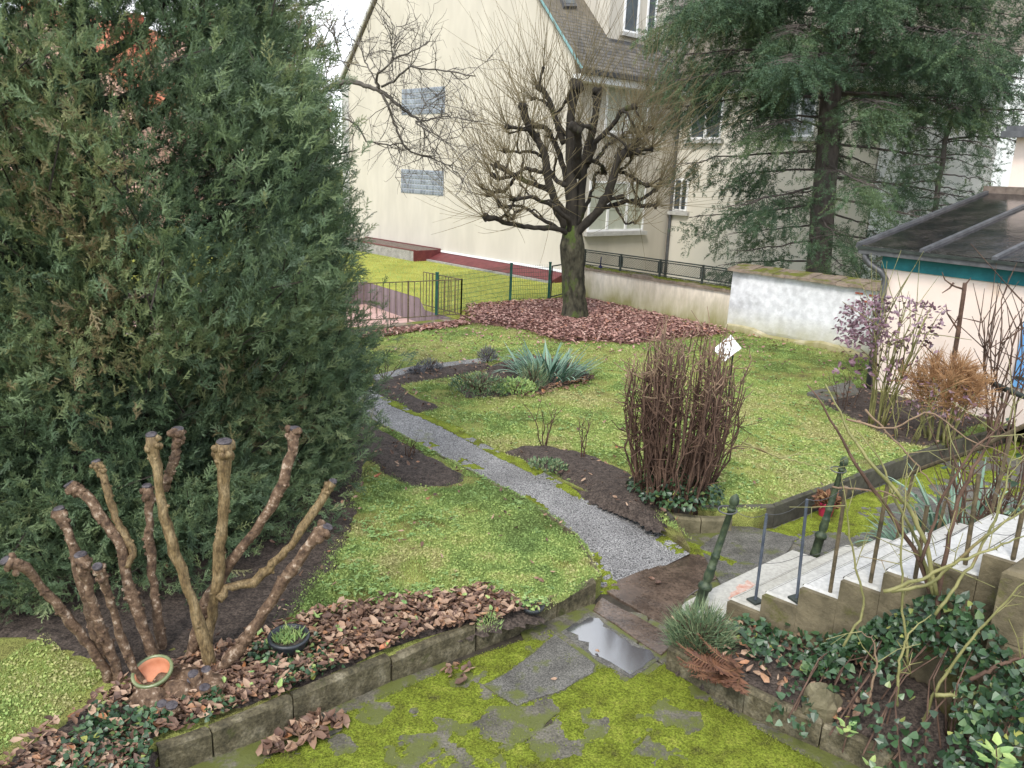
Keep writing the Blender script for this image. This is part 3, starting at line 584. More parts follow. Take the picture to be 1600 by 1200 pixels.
mb = MB(); mb.hexa([H(-.58, -.15, gz - .04), H(-.42, -.15, gz - .04), H(-.42, 4.8, gz - .04), H(-.58, 4.8, gz - .04)], [H(-.60, -.15, gz + .10), H(-.40, -.15, gz + .10), H(-.40, 4.8, gz + .10), H(-.60, 4.8, gz + .10)]); obj('gutter', mb, MT['zinc'], HS)
# wing, parallel to the gable and nearer on the right
def wall_block(t0, t1, s0, s1, z0, z1): return MB().hexa([H(t0, s0, z0), H(t0, s1, z0), H(t1, s1, z0), H(t1, s0, z0)], [H(t0, s0, z1), H(t0, s1, z1), H(t1, s1, z1), H(t1, s0, z1)])
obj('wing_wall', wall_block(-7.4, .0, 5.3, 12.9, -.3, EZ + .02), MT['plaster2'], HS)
obj('wing_wall', wall_block(-10.6, -7.43, 5.36, 12.8, -.3, EZ - .1), MT['white'], HS, label='white end bay of the wing')
def wslab(s0, z0, s1, z1, t0, t1, th):
    u = np.array([s1 - s0, z1 - z0]); u = u / np.linalg.norm(u); n = np.array([-u[1], u[0]]); n = n if n[1] > 0 else -n; o = n * th
    return MB().hexa([H(t0, s0, z0), H(t0, s1, z1), H(t1, s1, z1), H(t1, s0, z0)], [H(t0, s0 + o[0], z0 + o[1]), H(t0, s1 + o[0], z1 + o[1]), H(t1, s1 + o[0], z1 + o[1]), H(t1, s0 + o[0], z0 + o[1])])
obj('roof', wslab(4.8, gz + .0, 9.1, gz + 4.4, -10.9, .3, .06), MT['slate'], HS, label='slate roof of the wing')
obj('roof', wslab(13.4, gz, 9.1, gz + 4.4, -10.9, .3, .06), MT['slate'], HS, label='far slope of the wing roof')
obj('wing_gable', MB().add([H(-10.6, 5.36, EZ - .1), H(-10.6, 12.8, EZ - .1), H(-10.6, 9.1, gz + 4.3), H(-10.3, 5.36, EZ - .1), H(-10.3, 12.8, EZ - .1), H(-10.3, 9.1, gz + 4.3)], [(0, 1, 2), (5, 4, 3), (0, 3, 4, 1), (1, 4, 5, 2), (2, 5, 3, 0)]), MT['white'], HS)
obj('eaves_cornice', wall_block(-10.8, -.46, 4.86, 5.3, gz - .25, gz - .05), MT['white'], HS)
obj('gutter', wall_block(-10.8, -.6, 4.66, 4.84, gz - .06, gz + .09), MT['zinc'], HS, label='zinc gutter of the wing')
# dormer on the right slope
def roof_z(t): return EZ + .17 + (t) * sl_
r_ = ray(950, 60); n3 = np.cross(np.append(D2, 0), np.append(D1, 0) + v3(0, 0, sl_)); p0 = H(0, 0, roof_z(0)); k = ((p0 - v3(0, 0, EYE)) @ n3) / (r_ @ n3); dp = v3(0, 0, EYE) + r_ * k - HC
dt, ds = dp[:2] @ D1, dp[:2] @ D2; dz = roof_z(dt)
obj('dormer_wall', wall_block(dt, dt + 5, ds, ds + 3.1, dz - .3, dz + 3.0), MT['plaster'], HS)
obj('dormer_apron', wall_block(dt - .12, dt + .02, ds - .05, ds + 3.15, dz - .16, dz - .02), MT['zinc'], HS)
obj('dormer_roof', wall_block(dt - .35, dt + 5, ds - .3, ds + 3.4, dz + 3.0, dz + 3.15), MT['zinc'], HS)
def window(wc, u, nrm, w, h, label=None, mull=1, sill=True, glass='pane', frame='white', depth=.10, shutter=None, parent=HS):
    """a window set on a wall: wc centre on the wall face, u along the wall, nrm out of it"""
    u = np.append(u, 0); n = np.append(nrm, 0); z = v3(0, 0, 1)
    def bx(mb, a0, a1, z0, z1, d0, d1):
        P = lambda a, zz, d: wc + u * a + z * zz + n * d
        return mb.hexa([P(a0, z0, d0), P(a1, z0, d0), P(a1, z0, d1), P(a0, z0, d1)], [P(a0, z1, d0), P(a1, z1, d0), P(a1, z1, d1), P(a0, z1, d1)])
    mb = MB(); t = .07
    bx(mb, -w / 2, w / 2, h / 2 - t, h / 2, .004, .05); bx(mb, -w / 2, w / 2, -h / 2, -h / 2 + t, .004, .05)
    bx(mb, -w / 2, -w / 2 + t, -h / 2 + t, h / 2 - t, .004, .05); bx(mb, w / 2 - t, w / 2, -h / 2 + t, h / 2 - t, .004, .05)
    for k in range(1, mull + 1): c = -w / 2 + w * k / (mull + 1); bx(mb, c - .05, c + .05, -h / 2 + t, h / 2 - t, .004, .055)
    wo_ = obj('window', mb, MT[frame], parent, label=label)
    obj('pane', bx(MB(), -w / 2 + t, w / 2 - t, -h / 2 + t, h / 2 - t, .006, .018), MT[glass], wo_)
    if sill: obj('sill', bx(MB(), -w / 2 - .12, w / 2 + .12, -h / 2 - .14, -h / 2 - .01, .002, .16), MT['stonetrim'], wo_)
    if shutter:
        mb = MB(); n_ = 26
        for k in range(n_):
            if k / n_ > shutter[1]: break
            zz = h / 2 - t - (h - 2 * t) * k / n_; bx(mb, -w / 2 + t + .005, w / 2 - t - .005, zz - (h - 2 * t) / n_ + .006, zz, .02, .034)
        obj('roller_shutter', mb, MT['shutter'], wo_)
    return wo_, bx
def onF(px, py): q = ONW(px, py, HC, D2); return q
def onWing(px, py): return ONW(px, py, HI, D1)
nF, nW = -D1, -D2
q0, q1 = onF(948, 132), onF(1008, 212); c = (q0 + q1) / 2; window(c, D2, nF, abs((q1 - q0)[:2] @ D2), abs(q1[2] - q0[2]), 'upper window closed by a grey green roller shutter', 1, shutter=('x', 1.0))
q0, q1 = onF(921, 282), onF(1003, 360); c = (q0 + q1) / 2; window(c, D2, nF, abs((q1 - q0)[:2] @ D2), abs(q1[2] - q0[2]), 'ground floor window with roller shutter half down', 2, shutter=('x', .55), glass='shutter')
c = (onWing(1057, 281) + onWing(1072, 328)) / 2; wN, bx = window(c, -D1, nW, .62, 1.15, 'narrow barred window beside the downpipe', 1)
for a in (-.18, 0, .18): obj('bar', bx(MB(), a - .012, a + .012, -.5, .5, .09, .11), MT['iron'], wN)
for zz in (-.25, 0, .25): obj('bar', bx(MB(), -.3, .3, zz - .01, zz + .01, .085, .105), MT['iron'], wN)
c = (onWing(1088, 155) + onWing(1122, 212)) / 2; window(c, -D1, nW, 1.3, 1.45, 'upper wing window behind cedar branches', 1)
c = (onWing(1240, 145) + onWing(1262, 205)) / 2; window(c, -D1, nW, 1.1, 1.5, 'upper wing window beside the cedar trunk', 1)
dw = lambda a, zz: H(dt - .0, ds + a, dz + zz)
window(dw(1.05, 1.05), D2, nF, .75, 1.5, 'dormer window', 0, glass='pane'); window(dw(2.1, 1.05), D2, nF, .5, 1.5, 'narrow dormer window', 0)
for (pa, pb, lab) in (((628, 138), (695, 176), 'upper glass block window'), ((627, 264), (693, 303), 'lower glass block window')):
    q0, q1 = ONW(*pa, HC, D1), ONW(*pb, HC, D1); t0, t1 = (q0 - HC)[:2] @ D1, (q1 - HC)[:2] @ D1; z1, z0 = (5.63, 6.6)[::-1] if 'upper' in lab else (3.56, 2.63)
    w_ = obj('glass_block_window', wall_block(t1, t0, -.012, .05, z0 if z0 < z1 else z1, max(z0, z1)), MT['mortar'], HS, label=lab); z0, z1 = min(z0, z1), max(z0, z1)
    mb = MB(); nc = 15
    for i in range(nc):
        for j in range(5):
            ta, tb = t1 + (t0 - t1) * (i + .07) / nc, t1 + (t0 - t1) * (i + .93) / nc; za, zb = z0 + (z1 - z0) * (j + .07) / 5, z0 + (z1 - z0) * (j + .93) / 5; tm, zm = (ta + tb) / 2, (za + zb) / 2; tn = R(0, 1)
            mb.hexa([H(ta, -.014, za), H(tb, -.014, za), H(tb, .0, za), H(ta, .0, za)], [H(ta, -.014, zb), H(tb, -.014, zb), H(tb, 0, zb), H(ta, 0, zb)], tn)
            mb.hexa([H(ta + .03, -.026, za + .03), H(tb - .03, -.026, za + .03), H(tb, -.0145, za), H(ta, -.0145, za)], [H(ta + .03, -.026, zb - .03), H(tb - .03, -.026, zb - .03), H(tb, -.0145, zb), H(ta, -.0145, zb)], 1 - tn)
    obj('glass_block', mb, MT['glassblock'], w_, kind='stuff')
# skylight in the slope, top of the picture
def roofpt(px, py):
    r = ray(px, py); k = ((p0 - v3(0, 0, EYE)) @ n3) / (r @ n3); return v3(0, 0, EYE) + r * k
q = [roofpt(866, -22), roofpt(886, -24), roofpt(899, 14), roofpt(879, 14)]; up = np.cross(q[1] - q[0], q[3] - q[0]); up = up / np.linalg.norm(up); up = up if up[2] > 0 else -up
sk = obj('skylight', MB().hexa([k - up * .1 for k in q], [k + up * .12 for k in q]), MT['zinc'], HS); ctr = sum(q) / 4
obj('pane', MB().hexa([ctr + (k - ctr) * .8 + up * .115 for k in q], [ctr + (k - ctr) * .8 + up * .13 for k in q]), MT['pane'], sk)
ip = onWing(1043, 420)
mb = MB(); dpb = HI + np.append(-D2 * .09 - D1 * .12, 0); mb.tube([dpb * v3(1, 1, 0) + v3(0, 0, z) for z in (-.2, 1.2, 3, 5, gz - .2)] + [H(-.45, 4.75, gz)], .055, 10); obj('downpipe', mb, MT['zinc'], HS, smooth=True)
obj('plinth_ledge', wall_block(-.05, .3, -.06, .1, .35, .5), MT['stonetrim'], HS)

# red edged trough and long red flashing at the foot of the gable
def onH(px, py, z): q = G(px, py, z) - HC; return q[:2] @ D1, q[:2] @ D2
TR = thing('cellar_trough', 'low concrete trough with red metal rim against the gable wall', 'trough', H(9, -.6, LZ))
t0, t1, sd_ = 12.2, 6.75, -1.3
obj('curb', wall_block(t1, t0, sd_, sd_ + .12, LZ - .02, LZ + .38), MT['concrete'], TR)
obj('curb', wall_block(t0 - .12, t0, sd_ + .13, -.05, LZ - .02, LZ + .38), MT['concrete'], TR)
obj('end_plate', wall_block(t1 - .05, t1 - .005, sd_ - .02, -.04, LZ - .01, LZ + .40), MT['redmetal'], TR)
obj('red_rim', wall_block(t1 - .04, t0 + .02, sd_ - .02, sd_ + .07, LZ + .385, LZ + .415), MT['redmetal'], TR)
obj('red_rim', wall_block(t1, t0, -.10, -.03, LZ + .36, LZ + .44), MT['redmetal'], TR)
for k in range(9): obj('slat', wall_block(t1 + .01, t0 - .13, sd_ + .15 + k * .113, sd_ + .15 + k * .113 + .09, LZ + .335 + .006 * k, LZ + .365 + .006 * k), MT['brownplank'], TR)
FLs = thing('wall_flashing', 'long dull red metal flashing along the foot of the cream gable', 'flashing', H(3.4, -.4, LZ))
obj('sheet', MB().hexa([H(-.1, -.62, LZ - .02), H(6.7, -.62, LZ - .02), H(6.7, -.03, LZ - .02), H(-.1, -.03, LZ - .02)], [H(-.1, -.62, LZ + .08), H(6.7, -.62, LZ + .08), H(6.7, -.03, LZ + .30), H(-.1, -.03, LZ + .30)]), MT['redmetal'], FLs)
obj('trim', wall_block(-.1, 6.7, -.07, -.025, LZ + .31, LZ + .38), MT['white'], FLs)
obj('kerb_strip', wall_block(-.1, 6.7, -.74, -.63, LZ - .03, LZ + .06), MT['concrete'], FLs)

# ------------------------------------------------------------------ low wall with railing, and the white wall
def wb(t0, t1, s0, s1, b0, b1, ta, tb): return MB().hexa([Wg(t0, s0, b0), Wg(t0, s1, b0), Wg(t1, s1, b1), Wg(t1, s0, b1)], [Wg(t0, s0, ta), Wg(t0, s1, ta), Wg(t1, s1, tb), Wg(t1, s0, tb)])
LW = thing('garden_wall', 'low stained cream wall under the mesh railing, mossy on top', 'wall', Wg(2.5, 0, LZ))
obj('wall_face', wb(.0, 5.3, 0, .28, -.1, -.1, 1.06, 1.08), MT['gardenwall'], LW)
for k in range(6):
    ta = .0 + 5.3 * k / 6; obj('coping_stone', wb(ta + .004, ta + 5.3 / 6 - .004, -.06, .34, 1.065 + R(0, .01), 1.065 + R(0, .01), 1.15 + R(-.01, .01), 1.15 + R(-.01, .01)), MT['coping'], LW)
q = np.c_[R(0.02, 5.25, 5000), R(-.08, .32, 5000)]; k = fbm2(q[:, 0], q[:, 1], 2.5, 4, 4) > .42; q = q[k]
mb = MB(); mb.scatter(BL, BF, np.array([Wg(a, b_, 1.14) for a, b_ in q]), np.c_[rng.normal(0, .7, (len(q), 2)), np.ones(len(q))], np.c_[np.full(len(q), .02), np.full(len(q), .02), R(.02, .05, len(q))]); obj('moss', mb, MT['mosstuft'], LW, kind='stuff')
RA = thing('mesh_railing', 'dark iron railing of wire mesh panels on the low garden wall', 'railing', Wg(2.5, .14, 1.15))
pts = [.03, 1.16, 2.5, 3.85, 5.25]
for t in (1.16, 2.5, 3.85, 5.2): obj('post', MB().box(Wg(t, .14, 1.37), (.045, .045, .5), ax=D1), MT['iron'], RA)
obj('rail', MB().box(Wg(2.62, .14, 1.60), (5.3, .05, .03), ax=D1), MT['iron'], RA, label='top rail')
obj('rail', MB().box(Wg(2.62, .14, 1.20), (5.3, .03, .02), ax=D1), MT['iron'], RA, label='bottom rail')
for i in range(4):
    a, b_ = pts[i] + .06, pts[i + 1] - .06; mb = MB(); c = Wg((a + b_) / 2, .14); L_ = b_ - a
    for z in (1.27, 1.55): mb.box((c[0], c[1], z), (L_, .025, .025), ax=D1)
    for t in (a, b_): mb.box(Wg(t, .14, 1.41), (.022, .022, .3), ax=D1)
    fr = obj('mesh_panel', mb, MT['iron'], RA); mb = MB(); x = a - .28
    while x < b_:
        for sg in (1, -1):
            x0, x1 = x, x + .28; za, zb = (1.27, 1.55) if sg > 0 else (1.55, 1.27); f0, f1 = max(0, (a - x0) / .28), min(1, (b_ - x0) / .28)
            if f1 > f0: mb.tube([Wg(x0 + .28 * f0, .14, za + (zb - za) * f0), Wg(x0 + .28 * f1, .14, za + (zb - za) * f1)], .0045, 3)
        x += .055
    obj('wire_mesh', mb, MT['iron'], fr)
mb = MB(); c = Wg(4.55, .1, 1.17); mb.blob(c, (.06, .05, .09), 3, .4); mb.tube([c + v3(0, 0, .05), c + v3(.01, .02, .3)], .015, 5); obj('rag', mb, MT['navy'], None, c, True, 'small dark blue rag tied low on the mesh railing', 'rag')
WW = thing('white_wall', 'flaking whitewashed wall with mossy tiled coping beside the annex', 'wall', Wg(-1.7, 0, LZ))
def rowz(t): return 1.66 + .01 * t
n_ = 14; mb = MB(); xs = np.linspace(.12, -4.6, n_)                       # face slightly uneven, bulging
gr = []
for j, zz in enumerate(np.linspace(-.1, 1.62, 9)):
    for i, t in enumerate(xs): gr.append(Wg(t, -.14 + .03 * (vnoise(np.array([t * 1.3, zz * 2, 4.])) - .5) + (.05 if zz < .25 else 0), zz))
idx = np.arange(9 * n_).reshape(9, n_); mb.add(gr, np.stack([idx[:-1, :-1], idx[1:, :-1], idx[1:, 1:], idx[:-1, 1:]], -1).reshape(-1, 4))
mb.hexa([Wg(.12, -.12, -.1), Wg(.12, .22, -.1), Wg(-4.6, .22, -.1), Wg(-4.6, -.09, -.1)], [Wg(.12, -.12, 1.62), Wg(.12, .22, 1.62), Wg(-4.6, .22, 1.62), Wg(-4.6, -.09, 1.62)])
obj('wall_face', mb, MT['whitewall'], WW)
mb = MB(); prof = [(.13, 0), (.1, .05), (-.25, .06), (-.6, .04), (-1.0, -.06), (-1.5, -.05), (-1.9, -.03), (-2.3, .05), (-2.8, .01), (-3.2, -.06), (-4, -.05)]
for (a, za), (b_, zb) in zip(prof[:-1], prof[1:]): mb.hexa([Wg(a, -.24, 0), Wg(a, -.13, 0), Wg(b_, -.13, 0), Wg(b_, -.24, 0)], [Wg(a, -.20, LZ + .07 + za), Wg(a, -.13, LZ + .12 + za), Wg(b_, -.13, LZ + .12 + zb), Wg(b_, -.20, LZ + .07 + zb)])
obj('broken_footing', mb, MT['gardenwall'], WW)
xs = np.linspace(.2, -4.6, 17)
for i in range(16):
    a, b_ = xs[i] - .004, xs[i + 1] + .004; h = R(-.012, .012, 4); tl = .02 + R(-.02, .02)
    obj('coping_tile', MB().hexa([Wg(a, -.25, 1.61 + h[0]), Wg(a, .34, 1.66 + h[1]), Wg(b_, .34, 1.66 + h[2]), Wg(b_, -.25, 1.61 + h[3])], [Wg(a, -.24, 1.67 + h[0]), Wg(a, .33, 1.76 + h[1]), Wg(b_, .33, 1.76 + h[2]), Wg(b_, -.24, 1.67 + h[3])]), MT['coping'], WW)
for t, z in ((-3.0, 1.50), (-3.18, 1.35), (-3.3, 1.49)): obj('brick', MB().box(Wg(t, -.15, z), (.16, .03, .035), ax=D1), MT['brick'], WW)

# ------------------------------------------------------------------ annex with the glass roof
AX = thing('annex', 'peach rendered annex with wet glass lean-to roof and teal fascia', 'annex', AN(-2, 0, LZ))
def ab(t0, t1, s0, s1, z0, z1): return MB().hexa([AN(t0, s0, z0), AN(t0, s1, z0), AN(t1, s1, z0), AN(t1, s0, z0)], [AN(t0, s0, z1), AN(t0, s1, z1), AN(t1, s1, z1), AN(t1, s0, z1)])
obj('wall', ab(0, -6, 0, 4.1, -.1, 2.32), MT['peach'], AX)
obj('fascia', ab(.03, -6, -.035, .08, 2.325, 2.53), MT['teal'], AX)
zr = lambda s: 2.66 + (3.62 - 2.66) * (s + .2) / 4.2
obj('gutter', ab(.36, -6, -.26, -.12, 2.55, 2.66), MT['zinc'], AX)
obj('gutter_rim', ab(.37, -6, -.285, -.262, 2.63, 2.68), MT['iron'], AX)
tb = [.42, -.72, -1.86, -3.0, -4.14, -5.28]
obj('eaves_beam', ab(.42, -6, -.11, .07, 2.535, 2.64), MT['iron'], AX)
for i in range(5):
    a, b_ = tb[i] - .03, tb[i + 1] + .03
    obj('roof_pane', MB().hexa([AN(a, -.16, zr(-.16)), AN(a, 4.0, zr(4.0)), AN(b_, 4.0, zr(4.0)), AN(b_, -.16, zr(-.16))], [AN(a, -.16, zr(-.16) + .02), AN(a, 4.0, zr(4.0) + .02), AN(b_, 4.0, zr(4.0) + .02), AN(b_, -.16, zr(-.16) + .02)]), MT['roofglass'], AX)
for t in tb: obj('glazing_bar', MB().hexa([AN(t + .04, -.2, zr(-.2) - .02), AN(t + .04, 4.0, zr(4.0) - .02), AN(t - .04, 4.0, zr(4.0) - .02), AN(t - .04, -.2, zr(-.2) - .02)], [AN(t + .035, -.2, zr(-.2) + .065), AN(t + .035, 4.0, zr(4.0) + .065), AN(t - .035, 4.0, zr(4.0) + .065), AN(t - .035, -.2, zr(-.2) + .065)]), MT['zinc'], AX)
mb = MB(); D_ = lambda t, s, z: AN(t, s, z)
mb.tube([D_(.26, -.2, 2.6), D_(.25, -.19, 2.47), D_(.18, -.15, 2.38), D_(-.02, -.09, 2.27), D_(-.1, -.07, 2.16), D_(-.1, -.07, 1.4), D_(-.1, -.07, .2)], .055, 12); dpo = obj('downpipe', mb, MT['zinc'], AX, smooth=True)
obj('pipe_bracket', MB().box(D_(-.1, -.06, 1.66), (.17, .13, .02), ax=A1), MT['iron'], dpo)
obj('ridge_flashing', ab(.5, -6, 4.0, 4.16, 3.56, 3.78), MT['brownplank'], AX)
obj('upper_wall', ab(.12, -6, 4.17, 7, 2, 4.75), MT['peach'], AX)
obj('upper_roof', ab(.26, -6, 3.98, 7.1, 4.76, 4.92), MT['zinc'], AX); obj('upper_gutter', ab(.28, -6, 3.84, 3.975, 4.70, 4.82), MT['zinc'], AX)
c = ONW(1622, 545, AC, A1); sh = obj('shutter', MB().box((c[0] - A2[0] * .03, c[1] - A2[1] * .03, 1.3), (.5, .04, 1.0), ax=A1), MT['bluepaint'], AX)
for z in (.95, 1.65): obj('hinge', MB().box((c[0] - A2[0] * .06, c[1] - A2[1] * .06, z), (.42, .015, .05), ax=A1), MT['iron'], sh)

# ------------------------------------------------------------------ houses in the distance
def cottage(name, label, p, w, d, h, rz, wallm, roofm, rise, edge=None):
    t = thing(name, label, 'house', p); c, s = math.cos(rz), math.sin(rz); X = np.array([c, s, 0]); Y = np.array([-s, c, 0]); Z = v3(0, 0, 1); P = lambda a, b, z: p + X * a + Y * b + Z * z
    mb = MB(); A_ = [P(-w/2, -d/2, -.3), P(w/2, -d/2, -.3), P(w/2, -d/2, h), P(0, -d/2, h + rise), P(-w/2, -d/2, h)]; B_ = [q + Y * d for q in A_]
    mb.add(A_ + B_, [(0, 1, 2, 3, 4), (9, 8, 7, 6, 5)] + [(i, 5 + i, 5 + (i + 1) % 5, (i + 1) % 5) for i in range(5)]); obj('wall', mb, MT[wallm], t)
    for sg in (-1, 1):
        e = v3(0, 0, .22); a, b_ = P(sg * (w / 2 + .4), -d / 2 - .3, h - .4 * rise / (w / 2)), P(0, -d / 2 - .3, h + rise); L_ = Y * (d + .6)
        obj('roof', MB().hexa([a, b_, b_ + L_, a + L_], [a + e, b_ + e, b_ + L_ + e, a + L_ + e]), MT[roofm], t)
        if edge: obj('verge', MB().hexa([a - Y * .12, b_ - Y * .12, b_ - Y * .01, a - Y * .01], [a - Y * .12 + e * 1.6, b_ - Y * .12 + e * 1.6, b_ - Y * .01 + e * 1.6, a - Y * .01 + e * 1.6]), MT[edge], t)
    for a in (-w * .25, w * .25):
        for z in (1.6, 4.4):
            if z + .8 < h: window(P(a, -d / 2, z), X[:2], -Y[:2], 1.1, 1.4, None, 1, parent=t)
    ch = P(w * .2, 0, h + rise * .6 + .8); obj('chimney', MB().box(ch, (.7, .7, 2.2), rz), MT['brick'], t); return t
q = AT(478, 260, 46); cottage('roof_tile_house', 'pink house with orange tiled roof glimpsed beyond the big yew', v3(q[0] - 5.5, 50, LZ), 11, 9, 6.6, .15, 'pinkwall', 'orangetile', 4.2)
q = AT(150, 300, 44); cottage('roof_tile_house', 'pale pink house far left behind the yew crown', v3(q[0], 46, LZ), 10, 9, 6.2, -.2, 'pinkwall', 'orangetile', 4.0)
q = AT(1640, 130, 60); cottage('gabled_house', 'white gabled house with red verge at far right behind the cedar', v3(q[0] + 2.2, 64, LZ), 14, 12, 11.5, .25, 'white', 'orangetile', 6.5, 'redmetal')

# ------------------------------------------------------------------ green wire fence, ramp railing
FE = thing('wire_fence', 'green welded wire fence with thick posts before the neighbour lawn', 'fence', fence_l[1])
fz = [G(682, 492, LZ)] + fence_l[1:3]
for p in fz: obj('post', MB().box((p[0], p[1], LZ + .5), (.07, .07, 1.04)).box((p[0], p[1], LZ + 1.03), (.085, .085, .03)), MT['greenmetal'], FE)
for a, b_ in zip(fz[:-1], fz[1:]):
    mb = MB(); L_ = np.linalg.norm(b_ - a); 
    for k in range(int(L_ / .055)):
        p = a + (b_ - a) * (k + .5) / int(L_ / .055); mb.tube([p + v3(0, 0, .03), p + v3(0, 0, .98)], .0045, 3, False)
    for z in np.arange(.05, 1.0, .12): mb.tube([a + v3(0, 0, z), b_ + v3(0, 0, z)], .005, 3, False)
    obj('mesh_panel', mb, MT['greenmetal'], FE)
GA = thing('garden_gate', 'small dark framed wire gate between green post and pollarded tree', 'gate', fence_l[2]); a, b_ = fence_l[2] + v3(.06, 0, 0), fence_l[3] + v3(0, -.1, 0)
for z in (.06, .93): obj('rail', MB().tube([a + v3(0, 0, z), b_ + v3(0, 0, z)], .02, 6), MT['iron'], GA)
for p in (a, b_): obj('upright', MB().tube([p, p + v3(0, 0, .93)], .02, 6), MT['iron'], GA)
mb = MB()
for k in range(1, 16): p = a + (b_ - a) * k / 16; mb.tube([p + v3(0, 0, .06), p + v3(0, 0, .93)], .0032, 3, False)
obj('wire_mesh', mb, MT['greenmetal'], GA)
RR = thing('ramp_railing', 'rusty iron bar railing round the sunken ramp', 'railing', pit[0])
obj('ramp_coping', MB().box((pit[0] + pit[1]) / 2 + v3(-.9, -.38, -.10), (5.2, .26, .26), ax=(pit[1] - pit[0])), MT['coping'], RR)
cnr = G(720, 497, LZ); lf = cnr + (G(560, 508, LZ) - cnr) * 1.6; bk = G(661, 482, LZ)
for a, b_, n_ in ((cnr, lf, 27), (cnr, bk, 12)):
    for z in (.10, .93): obj('rail', MB().box((a + b_) / 2 + v3(0, 0, z), (np.linalg.norm(b_ - a), .035, .018), ax=(b_ - a)), MT['rustiron'], RR)
    me = None
    for k in range(n_ + 1):
        p = a + (b_ - a) * k / n_
        if k % 9 == 0: obj('post', MB().box(p + v3(0, 0, .45), (.035, .035, 1.0)), MT['rustiron'], RR)
        else:
            if me is None: me = single(MB().box((0, 0, 0), (.016, .016, .82)), MT['rustiron'], 'bar')
            inst('bar', me, RR, p + v3(0, 0, .515))

# ------------------------------------------------------------------ stairs up to the viewer's house
def on(px, py, z): return G(px, py, z)
RS = .175
bal_px = [(1180, 940, 1198, 803), (1245, 937, 1261, 780), (1297, 925, 1322, 760), (1360, 910, 1388, 752), (1430, 902, 1449, 790), (1508, 882, 1530, 740), (1583, 872, 1600, 790)]
bal = [on(b_[0], b_[1], RS * (k + 2)) for k, b_ in enumerate(bal_px)]
AS = (bal[5] - bal[0])[:2]; st_len = np.linalg.norm(AS) / 5; AS = AS / np.linalg.norm(AS); ES = np.array([.775, .632])
ST = thing('staircase', 'pale concrete staircase rising to the right with mossy side blocks', 'stairs', (bal[0][0], bal[0][1], 0))
B0 = bal[0][:2] - ES * .12                              # near side line of the stairs
def SP(a, e, z): q = B0 + AS * a + ES * e; return v3(q[0], q[1], z)
W_ = 1.85; TOP = 11
p1_ = G(1051, 946, RS); p2_ = G(1240, 858, RS)
def rounded(pts, k, r):
    p = [np.asarray(q)[:2] for q in pts]; a, b_, c = p[k - 1], p[k], p[(k + 1) % len(p)]; u = (a - b_) / np.linalg.norm(a - b_); w = (c - b_) / np.linalg.norm(c - b_); arc = []
    for t in np.linspace(0, 1, 7): arc.append((1 - t) ** 2 * (b_ + u * r) + 2 * t * (1 - t) * b_ + t * t * (b_ + w * r))
    return p[:k] + arc + p[k + 1:]
step1 = rounded([p1_[:2], p2_[:2], SP(.6, W_ - .1, 0)[:2], SP(.6, -.05, 0)[:2]], 0, .22)
obj('step', MB().prism(step1, -.05, RS, .022, c_=.12), MT['step'], ST, label='lowest step with rounded corner and rust stain')
for k in range(2, TOP + 1):
    a0 = (k - 2) * st_len - .16; z1 = RS * k
    q = [SP(a0, .02, 0)[:2], SP(a0 - .0, W_ + .02, 0)[:2], SP(a0 + st_len + .12, W_ + .02, 0)[:2], SP(a0 + st_len + .12, .02, 0)[:2]]
    if k < 5: q = rounded(q, 1, .07)
    obj('step', MB().prism(q, z1 - RS - .02, z1, .022, c_={2: .0, 3: .45, 4: .8, 5: .5, 6: 1, 7: .6, 8: .95}.get(k, R(.5, 1))), MT['step'], ST)  # tones alternate by step, shading between treads put into the colour
    e0 = W_ - .1 if k < 5 else W_; obj('contrast_strip', MB().hexa([SP(a0 - .012, .05, z1 - .055), SP(a0 - .012, e0, z1 - .055), SP(a0 + .0, e0, z1 - .055), SP(a0 + .0, .05, z1 - .055)], [SP(a0 - .012, .05, z1 - .012), SP(a0 - .012, e0, z1 - .012), SP(a0 + .02, e0, z1 + .002), SP(a0 + .02, .05, z1 + .002)]), MT['greyslab'], ST)  # dark strip added along each tread edge in place of shading contrast
    obj('side_block', MB().hexa([SP(a0 + .01, -.03, -.1), SP(a0 + st_len + .005, -.03, -.1), SP(a0 + st_len + .005, .02, -.1), SP(a0 + .01, .02, -.1)], [SP(a0 + .01, -.025 + R(-.01, .01), z1 - .012), SP(a0 + st_len + .005, -.025 + R(-.01, .01), z1 - .012), SP(a0 + st_len + .005, .02, z1 - .012), SP(a0 + .01, .02, z1 - .012)]), MT['stepside'], ST)
mb = MB(); mb.hexa([SP(-.1, .03, -.1), SP(TOP * st_len, .03, -.1), SP(TOP * st_len, W_ - .02, -.1), SP(-.1, W_ - .02, -.1)], [SP(-.1, .03, .1), SP(TOP * st_len, .03, RS * TOP - .1), SP(TOP * st_len, W_ - .02, RS * TOP - .1), SP(-.1, W_ - .02, .1)]); obj('stair_core', mb, MT['stepside'], ST)
q = rough_poly(np.array([on(1128, 948, RS)[:2], on(1140, 930, RS)[:2], on(1170, 906, RS)[:2], on(1180, 913, RS)[:2], on(1150, 944, RS)[:2]]), .05, .02)
MT['rust'] = mat('rust_stain', [(.35, (.40, .19, .13)), (.65, (.50, .40, .34))], 22, .7, .1)
mb = MB(); mb.add([(x, y, RS + .003) for x, y in q], [tuple(t) for t in tessellate_polygon([[Vector((x, y, 0)) for x, y in q]])]); obj('rust_stain', mb, MT['rust'], ST)
a0 = 5.05 * st_len
PI_ = thing('stone_pier', 'square mossy stone pier beside the upper steps', 'pier', SP(a0 + .4, -.3, 0))
c = G(1562, 890, 1.42) + v3(ES[0], ES[1], 0) * .38
def pr_(a, e, z): return v3(c[0] + AS[0] * a + ES[0] * e, c[1] + AS[1] * a + ES[1] * e, z)
